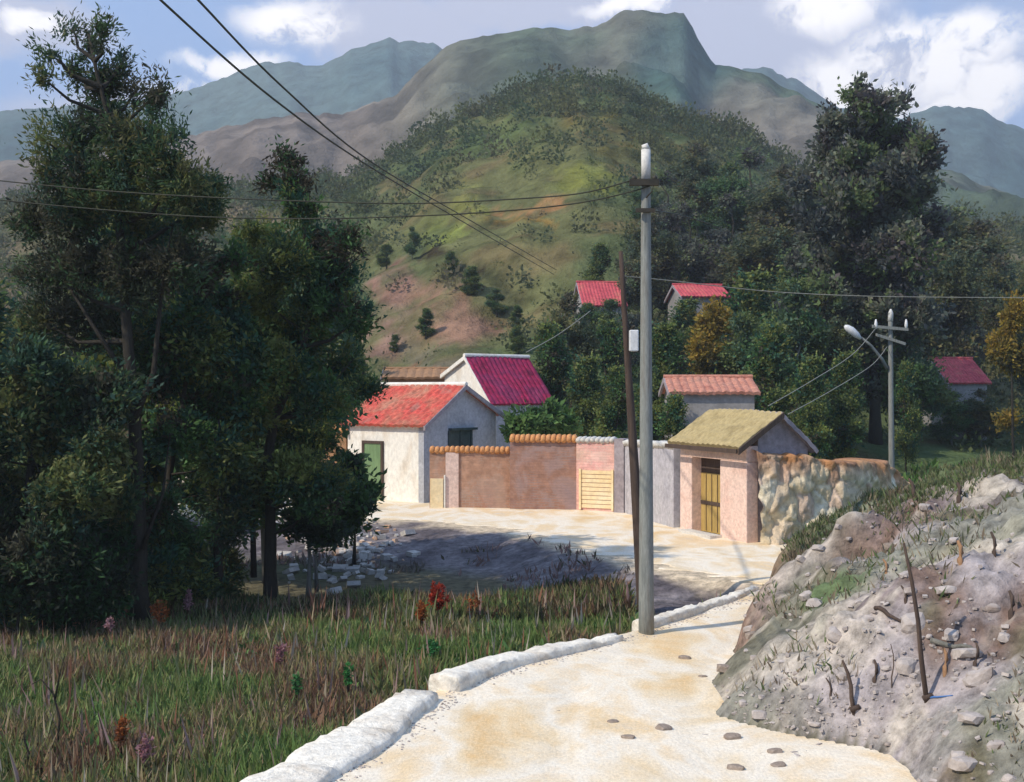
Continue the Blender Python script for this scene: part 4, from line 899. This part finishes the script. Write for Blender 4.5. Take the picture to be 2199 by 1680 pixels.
# rear body with gable toward the right/front
Dp = 1.85
mb = MB()
def pentg(s): return [gg(s, .345, -.2), gg(s, Dp, -.2), gg(s, Dp, 2.35), gg(s, .95, 3.15), gg(s, .345, 2.73)]
mb.prism(pentg(Lg_ - .02), -dg * .22)
mb.prism(pentg(.25), -dg * .22)
mb.prism([gg(.26, Dp - .2, -.2), gg(Lg_ - .25, Dp - .2, -.2), gg(Lg_ - .25, Dp - .2, 2.35), gg(.26, Dp - .2, 2.35)], -ng * .2)
o = mb.local(gh).build('gable_wall', M_mauve, gh)  # gable's shade is painted in with the mauve grey
roof_sheet(gg(-.08, .95, 3.28), gg(Lg_ + .18, .95, 3.28), gg(Lg_ + .18, -.35, 2.40), gg(-.08, -.35, 2.40), rows=14, m=M_ochre, parent=gh)
roof_sheet(gg(-.08, .95, 3.28), gg(Lg_ + .18, .95, 3.28), gg(Lg_ + .18, Dp + .2, 2.28), gg(-.08, Dp + .2, 2.28), rows=14, m=M_mauve, parent=gh)  # back slope carries the same shade colour as the gable
mb = MB(); mb.prism([gg(Lg_ + .2, -.38, 2.22), gg(Lg_ + .2, .95, 3.12), gg(Lg_ + .2, .95, 3.27), gg(Lg_ + .2, -.38, 2.37)], dg * .05)
mb.prism([gg(-.08, -.38, 2.25), gg(Lg_ + .19, -.38, 2.25), gg(Lg_ + .19, -.38, 2.36), gg(-.08, -.38, 2.36)], ng * .05)
mb.local(gh).build('barge_board', M_wood, gh)

# cream rock wall right of the gatehouse
def worley(u, v):
    iu, iv = math.floor(u), math.floor(v); best = (9, 0); sec = 9
    for a in (-1, 0, 1):
        for b in (-1, 0, 1):
            hsh = (((iu + a) * 73856093) ^ ((iv + b) * 19349663)) & 0xffffff; hx = ((hsh * 1103515245 + 12345) >> 8 & 1023) / 1023; hy = ((hsh * 214013 + 2531011) >> 8 & 1023) / 1023
            d = math.hypot(iu + a + hx - u, iv + b + hy - v)
            if d < best[0]: sec = best[0]; best = (d, (hsh % 997) / 997)
            elif d < sec: sec = d
    return (min(1, (sec - best[0]) * 2.2) ** .5, best[1])
def rock_wall():
    a = Vector((5.98, 30.35)); b = Vector((8.5, 31.15)); c = Vector((11.6, 36.0)); V = []; Fc = []; cols = []; n = 300; m = 54
    root = Vector((a.x, a.y, 0))
    for i in range(n):
        t = i / (n - 1); p = a.lerp(b, t / .42) if t < .42 else b.lerp(c, (t - .42) / .58); d = (b - a if t < .42 else c - b).normalized(); nn = Vector((d.y, -d.x))
        top = np.interp(t, [0, .15, .42, .7, 1], [2.25, 2.2, 1.95, 1.85, 1.0]) + .12 * float(fbm(t * 12, 0.3, 1, 4, 7))
        for j in range(m):
            v = j / (m - 1)
            if v < .75: z = -.3 + (top + .3) * v / .75; off = .55 - .25 * v / .75
            else: z = top + .05 * math.sin((v - .75) / .25 * math.pi); off = .30 - (v - .75) / .25 * 1.1
            su = t * 13.0; sv = z * 2.0; k = worley(su + .5 * float(vnoise(su, sv, 3)), sv + .5 * float(vnoise(su, sv, 9)))
            q = p + nn * (off + .085 * k[0] + float(fbm(t * 16, z * 2.0, 1, 4, 19)) * .24)
            V.append((q.x - root.x, q.y - root.y, z + .1 * float(vnoise(t * 30, v * 9, 6))))
            cc = np.array([(.70, .57, .37), (.74, .65, .47), (.66, .53, .37), (.62, .47, .35), (.72, .60, .41)][int(k[1] * 4.99)])
            org = np.array([(.46, .22, .09), (.36, .19, .10)][int(k[1] * 7) % 2]); f_ = max(0, min(1, (z - top + .38 + .5 * k[1]) * 1.6))
            cc = cc * (1 - f_) + org * f_; cols.append(cc * (.82 + .18 * min(1, k[0] * 2.2)) * (.85 + .5 * float(vnoise(t * 60, z * 9, 2) + .3)))
    for i in range(n - 1):
        for j in range(m - 1): Fc.append((i * m + j, (i + 1) * m + j, (i + 1) * m + j + 1, i * m + j + 1))
    mb = MB(); mb.v = V; mb.f = Fc; o = mb.build('rock_wall', M_rockw, None, root, True); set_tint(o.data, np.array(cols)); tag(o, 'cream and orange rough rock wall between the gatehouse and the bank', 'rock wall'); return o
rock_wall()

# ------------------------------------------------------------------ poles and wires
def vt(a, b, n=12): return [a.lerp(b, i / n) for i in range(n + 1)]
Yp = 19.05; pb = Vector(((1388 - CX) / F * Yp, Yp, float(hroad((1388 - CX) / F * Yp, Yp)))); pt = P(1387, 318, Yp)
rt = empty('utility_pole', pb, 'tall grey concrete utility pole with dark crossarm standing at the road edge', 'utility pole')
def shaft(a, b, r0, r1, m, parent, nm='shaft', seg=12, sq=False):
    mb = MB(); pts = vt(a, b); mb.tube(pts, [r0 + (r1 - r0) * i / 12 for i in range(13)], seg); return mb.local(parent).build(nm, m, parent, smooth=seg > 4)
shaft(pb - Vector((0, 0, .2)), pt, .125, .07, M_conc, rt)
s = Yp / F
mb = MB(); mb.tube([P(1387, 386, Yp), P(1387, 322, Yp)], .074, 12); mb.tube([P(1387, 322, Yp), P(1385, 314, Yp), P(1379, 316, Yp)], [.074, .06, .03], 12)
mb.local(rt).build('pole_top', M_concpale, rt, smooth=True)  # sunlit top of the pole, its light put into paler concrete
mb = MB(); mb.box(P(1383, 392, Yp - .12), (.46, .09, .10)); mb.local(rt).build('crossarm', M_iron, rt)
mb = MB(); mb.box(P(1386, 452, Yp - .12), (.30, .07, .06)); mb.local(rt).build('crossarm', M_iron, rt)
for px, py in ((1362, 386), (1406, 386)):
    mb = MB(); mb.tube([P(px, py + 3, Yp - .12), P(px, py - 4, Yp - .12), P(px, py - 9, Yp - .12)], [.035, .045, .02], 8); mb.local(rt).build('insulator', M_iron, rt, smooth=True)
mb = MB(); mb.tube([P(1387, 425, Yp - .1), P(1400, 412, Yp - .14), P(1404, 396, Yp - .12)], .012, 6); mb.local(rt).build('brace', M_iron, rt)
# thin wooden pole behind
b2 = G(1384, 1322); Y2 = b2.y; t2 = P(1333, 540, Y2)
r2 = empty('utility_pole', b2, 'thin dark leaning wooden pole carrying a pale box, just behind the concrete pole', 'utility pole')
shaft(b2 - Vector((0, 0, .2)), t2, .125, .04, M_wood, r2)
mb = MB(); mb.box(P(1361, 732, Y2 - .18), (.17, .16, .40)); mb.v = [(v[0], v[1], v[2]) for v in mb.v]; mb.local(r2).build('meter_box', M_lamp, r2, bevel=.02)
mb = MB(); mb.tube([P(1352, 712, Y2 - .05), P(1358, 702, Y2 - .15), P(1364, 700, Y2 - .18)], .02, 6); mb.local(r2).build('bracket', M_iron, r2)
# street lamp
lb = GX(1915, 50); Yl = 50
r3 = empty('street_lamp', lb, 'grey utility pole with curved street lamp arm and insulators at the right', 'street lamp')
shaft(lb - Vector((0, 0, .2)), P(1912, 672, Yl), .13, .09, M_conc, r3)
mb = MB(); mb.tube([P(1912, 690, Yl), P(1913, 672, Yl), P(1913, 664, Yl)], [.11, .10, .03], 10); mb.local(r3).build('pole_top', M_concpale, r3, smooth=True)
mb = MB(); mb.tube([P(1905, 792, Yl - .05), P(1893, 770, Yl - .2), P(1870, 742, Yl - .4), P(1845, 722, Yl - .55)], [.075, .065, .055, .05], 8); arm = mb.local(r3).build('lamp_arm', M_conc, r3, smooth=True)
mb = MB(); mb.tube([P(1848, 728, Yl - .55), P(1840, 720, Yl - .57), P(1828, 710, Yl - .6), P(1818, 703, Yl - .62), P(1814, 700, Yl - .63)], [.06, .13, .16, .12, .05], 12); mb.local(r3).build('lamp_head', M_lamp, arm, smooth=True)
for (x0, y0, x1, y1) in ((1874, 704, 1951, 711), (1882, 722, 1945, 742)):
    mb = MB(); a = P(x0, y0, Yl - .2); b = P(x1, y1, Yl - .2); mb.prism([a, b, b + Zv * .12, a + Zv * .12], (0, .1, 0)); mb.local(r3).build('crossarm', M_conc, r3)
for px in (1881, 1946):
    mb = MB(); mb.tube([P(px, 707, Yl - .15), P(px, 700, Yl - .15), P(px, 695, Yl - .15), P(px, 686, Yl - .15)], [.04, .07, .065, .03], 8); mb.local(r3).build('insulator', M_lamp, r3, smooth=True)

def wire(pts, label, m=None, r=.012, sag=0):
    p = [P(*q) for q in pts]; out = []
    for i in range(len(p) - 1):
        a0 = p[max(i - 1, 0)]; a1 = p[i]; a2 = p[i + 1]; a3 = p[min(i + 2, len(p) - 1)]
        for k in range(8):
            t = k / 8; out.append(.5 * ((2 * a1) + (a2 - a0) * t + (2 * a0 - 5 * a1 + 4 * a2 - a3) * t * t + (3 * a1 - a0 - 3 * a2 + a3) * t ** 3))
    out.append(p[-1]); base = out[0].copy(); mb = MB(); mb.tube([q - base for q in out], r, 6); o = mb.build('power_line', m or M_wire, None, base, True); tag(o, label, 'wire', 'overhead power lines'); return o
wire([(300, -50, 11), (350, 5, 12), (590, 215, 15), (800, 362, 21), (1000, 480, 34), (1190, 590, 58)], 'lower of the two cables sloping down from the top left corner', r=.013)
wire([(385, -45, 11.3), (430, 5, 12.3), (610, 190, 15.5), (800, 350, 21.5), (1000, 468, 34.5), (1195, 580, 58)], 'upper of the two cables sloping down from the top left sky', r=.013)
wire([(1362, 386, Yp - .12), (1250, 415, Yp), (1100, 428, Yp + .3), (900, 437, Yp + .6), (700, 434, Yp + 1), (450, 424, Yp + 1.5), (200, 408, Yp + 2), (-80, 380, Yp + 2.5)], 'upper cable running left from the concrete pole', r=.011)
wire([(1406, 392, Yp - .12), (1370, 408, Yp - .1), (1250, 435, Yp), (1100, 452, Yp + .2), (900, 464, Yp + .5), (650, 470, Yp + 1), (400, 464, Yp + 1.4), (100, 440, Yp + 1.8), (-80, 420, Yp + 2)], 'lower cable running left from the concrete pole', r=.011)
wire([(1400, 452, Yp - .1), (1460, 462, Yp + 3), (1520, 480, Yp + 8), (1545, 492, Yp + 14)], 'short cable dropping right from the concrete pole into the trees', r=.012)
wire([(1338, 593, Y2), (1450, 604, Y2 + 1), (1650, 626, Y2 + 2), (1850, 636, Y2 + 2.5), (2060, 639, Y2 + 3), (2300, 640, Y2 + 3.5)], 'thin pale wire running right from the leaning wooden pole', M_wirel, .009)
wire([(1268, 668, 48), (1200, 718, 45), (1130, 757, 42.5)], 'thin wire sloping down left toward the crimson roof', M_wirel, .014)
wire([(1880, 706, Yl - .2), (1830, 762, 47), (1740, 820, 43), (1650, 872, 38)], 'upper stay wire sloping down left from the street lamp', M_wirel, .014)
wire([(1905, 745, Yl - .2), (1870, 786, 47), (1780, 842, 43), (1692, 890, 38)], 'lower stay wire sloping down left from the street lamp', M_wirel, .014)

# ------------------------------------------------------------------ sticks, stones, rubble
def stick(p0, p1, r, label, m=M_wood, name='stick', group='sticks on the bank', knob=False):
    b = G(*p0); s_ = b.y / F; top = Vector((b.x + (p1[0] - p0[0]) * s_, b.y + .15, b.z + (p0[1] - p1[1]) * s_)); mb = MB()
    mid = b.lerp(top, .5) + Vector((.025, 0, 0)); mb.tube([Vector((0, 0, -.08)), (mid - b) * .5 + Vector((-.015, 0, 0)), mid - b, (mid.lerp(top, .5) - b) + Vector((.012, 0, 0)), top - b], [r, r * .95, r * .85, r * .75, r * .5], 7)
    if knob: mb.tube([Vector((-.05, -.01, .02)), Vector((.05, 0, .05))], [.03, .03], 7)
    o = mb.build(name, m, None, b, True); tag(o, label, 'stick', group); return o
stick((1992, 1505), (1951, 1172), .028, 'long dark thin stick leaning on the bank at the right', knob=True)
stick((1836, 1528), (1817, 1425), .026, 'short dark stick planted in the lower bank', knob=True)
stick((1787, 1508), (1781, 1466), .014, 'tiny thin peg left of the short dark stick')
stick((1878, 1472), (1886, 1424), .024, 'short brown stick right of the short dark stick')
stick((2063, 1215), (2067, 1166), .035, 'thick reddish brown stake on the upper bank', M_brownw)
stick((2137, 1202), (2139, 1148), .026, 'thin brown stake near the right edge of the upper bank')
stick((2093, 1440), (2108, 1390), .022, 'short grey brown stick near the right edge, lower bank')
stick((1916, 1480), (1922, 1392), .008, 'hair thin upright twig on the middle bank')
stick((1905, 1235), (1904, 1205), .022, 'small red brown stake left of the long stick', M_brownw)
stick((1948, 1300), (1944, 1265), .02, 'small dark stake just left of the long stick', M_wood)
stick((2172, 1330), (2180, 1275), .03, 'dark stake at the right edge of the picture, middle of the bank')
stick((2030, 1450), (2036, 1400), .025, 'pale brown stake between the long stick and the right edge', M_brownw)
stick((2060, 1080), (2064, 1040), .04, 'dark stump on the ridge of the bank near the right edge')
stick((1965, 1065), (1958, 1030), .035, 'dark short stump stake on the ridge of the bank')
def fallen(px0, py0, px1, py1, r, label, m=M_wood, nm='branch'):
    a = G(px0, py0); b = G(px1, py1); n = 6; mb = MB(); pts = []
    for i in range(n + 1):
        q = a.lerp(b, i / n); pts.append(Vector((q.x - a.x, q.y - a.y, max(q.z, float(h(q.x, q.y))) + r * .7 - a.z)))
    mb.tube(pts, [r * (1 - .5 * i / n) for i in range(n + 1)], 6); o = mb.build(nm, m, None, a, True); tag(o, label, 'branch', 'fallen branches on the bank'); return o
fallen(1880, 1312, 1935, 1340, .03, 'fallen dark branch left of the long stick')
fallen(2000, 1388, 2100, 1410, .035, 'fallen grey branch right of the long stick', M_barkg)
M_blue = mat('blue_cord', [(.05, .13, .32), (.08, .18, .4)], 5, bump=0)
o = fallen(1998, 1502, 2046, 1496, .012, 'blue cord lying at the foot of the long stick', M_blue, 'cord'); o['category'] = 'cord'; del o['group']

def rock_mesh(seed, sx, sy, sz, sub=2):
    import bmesh
    bm = bmesh.new(); bmesh.ops.create_icosphere(bm, subdivisions=sub, radius=1); r_ = random.Random(seed); off = r_.uniform(0, 50)
    from mathutils import noise
    for v in bm.verts:
        k = 1 + .35 * noise.noise(v.co * 1.2 + Vector((off, 0, 0))) + .12 * noise.noise(v.co * 3 + Vector((off, 3, 0)))
        c = v.co * k; c = Vector((max(-.8, min(.8, c.x)), max(-.8, min(.8, c.y)), max(-.6, min(.7, c.z)))); v.co = Vector((c.x * sx, c.y * sy, c.z * sz))
    me = bpy.data.meshes.new('stone'); bm.to_mesh(me); bm.free(); return me
stones = [(1470, 1418, .13, 'flat stone nearest the middle of the road'), (1555, 1441, .14, 'stone on the road close under the bank'), (1510, 1458, .09, 'small stone between two flat stones near the bank'),
 (1198, 1531, .05, 'tiny pebble alone in the left half of the road'), (1316, 1556, .10, 'tilted dark stone left of the brick shaped stone'), (1349, 1589, .11, 'flat brown stone below the tilted dark stone'),
 (1425, 1571, .14, 'brick shaped stone in the middle of the road foreground'), (1573, 1590, .14, 'pale round stone below the toe of the bank'), (1664, 1621, .12, 'upper of the two stones at the lower right of the road'),
 (1672, 1650, .11, 'lower of the two stones at the lower right of the road'), (1580, 1656, .13, 'long stone near the bottom edge of the road'), (1613, 1367, .12, 'brown stone leaning at the foot of the bank beyond the poles'),
 (1832, 1062, .14, 'brown stone on the bank below the rock wall'), (1910, 1180, .14, 'dark stone on the bank near the hollow')]
for i, (px, py, r_, lab) in enumerate(stones):
    p = G(px, py); me = rock_mesh(i, r_ * .85, r_ * .6, r_ * .5); me.materials.append(M_stone); o = bpy.data.objects.new('stone', me); C.objects.link(o)
    o.location = p + Vector((0, 0, r_ * .14)); o.rotation_euler = (random.uniform(-.2, .2), random.uniform(-.2, .2), random.uniform(-.5, .5)); tag(o, lab, 'stone', 'loose stones')
M_earthst = mat('earth_stone', [(0.24, 0.19, 0.16), (0.44, 0.39, 0.35), (0.33, 0.28, 0.25)], 2, bump=0.7)
# rubble beside the slope
vsr = MB(); rr_ = random.Random(4)
def rubble(n, cx, cy, rx, ry, s0, s1, m, label, seed):
    r = random.Random(seed); mb = MB()
    for i in range(n):
        q = G(cx + r.gauss(0, rx), cy + r.gauss(0, ry)); s_ = r.uniform(s0, s1)
        mt = Matrix.Rotation(r.uniform(0, 6.3), 3, 'Z') @ Matrix.Rotation(r.uniform(-.6, .6), 3, 'X')
        mb.box(q + Vector((0, 0, s_ * .2)), (s_ * r.uniform(.8, 1.6), s_ * r.uniform(.5, 1), s_ * r.uniform(.3, .7)), mt)
    o = mb.build('rubble', m, None); tag(o, label, 'rubble', kind='stuff')
rubble(170, 740, 1190, 60, 30, .06, .26, M_rubg, 'grey rubble heaped between the dark trees and the slope', 1)
rubble(50, 775, 1165, 42, 32, .06, .2, M_rub, 'orange broken bricks scattered among the rubble', 2)
rubble(420, 1350, 1560, 260, 80, .006, .024, M_earthst, 'fine gravel scattered over the whole road', 3)
rubble(260, 1650, 1560, 120, 60, .01, .045, M_earthst, 'coarser gravel fallen at the toe of the bank', 5)
def bank_rocks():
    import bmesh
    r = random.Random(9); mb = MB()
    for i in range(130):
        px = r.uniform(1560, 2300); py = r.uniform(1080, 1680)
        q = G(px, py); d = q.x - float(xr(q.y))
        if d < .05 or q.y > 24: continue
        s_ = .03 + .15 * r.random() ** 3; me = rock_mesh(i, s_ * r.uniform(.8, 1.5), s_, s_ * r.uniform(.5, 1), 2); mt = Matrix.Rotation(r.uniform(0, 6.3), 3, 'Z') @ Matrix.Rotation(r.uniform(-.5, .5), 3, 'Y')
        mb.add([q - Vector((0, 0, s_ * .12)) + mt @ v.co for v in me.vertices], [tuple(p.vertices) for p in me.polygons]); bpy.data.meshes.remove(me)
    o = mb.build('bank_rocks', M_earthst, None); tag(o, 'rocks half buried in the face of the bank', 'rocks', kind='stuff')
bank_rocks()
def kerb_grit():
    r = random.Random(12); mb = MB()
    for i in range(900):
        y = r.uniform(10, 22.5); x = float(xl(y)) + (.34 if y < 15 else .22) + abs(r.gauss(0, .13)); s_ = r.uniform(.006, .03)
        mb.box((x, y, float(hroad(x, y)) + s_ * .2), (s_, s_ * .8, s_ * .6), Matrix.Rotation(r.uniform(0, 6), 3, 'Z') @ Matrix.Rotation(r.uniform(-.6, .6), 3, 'X'))
    o = mb.build('kerb_grit', M_earthst, None); tag(o, 'grit and small stones gathered along the foot of the kerb', 'grit', kind='stuff')
kerb_grit()
rubble(300, 1950, 1430, 180, 130, .012, .06, M_earthst, 'loose stone chips on the face of the bank', 4)
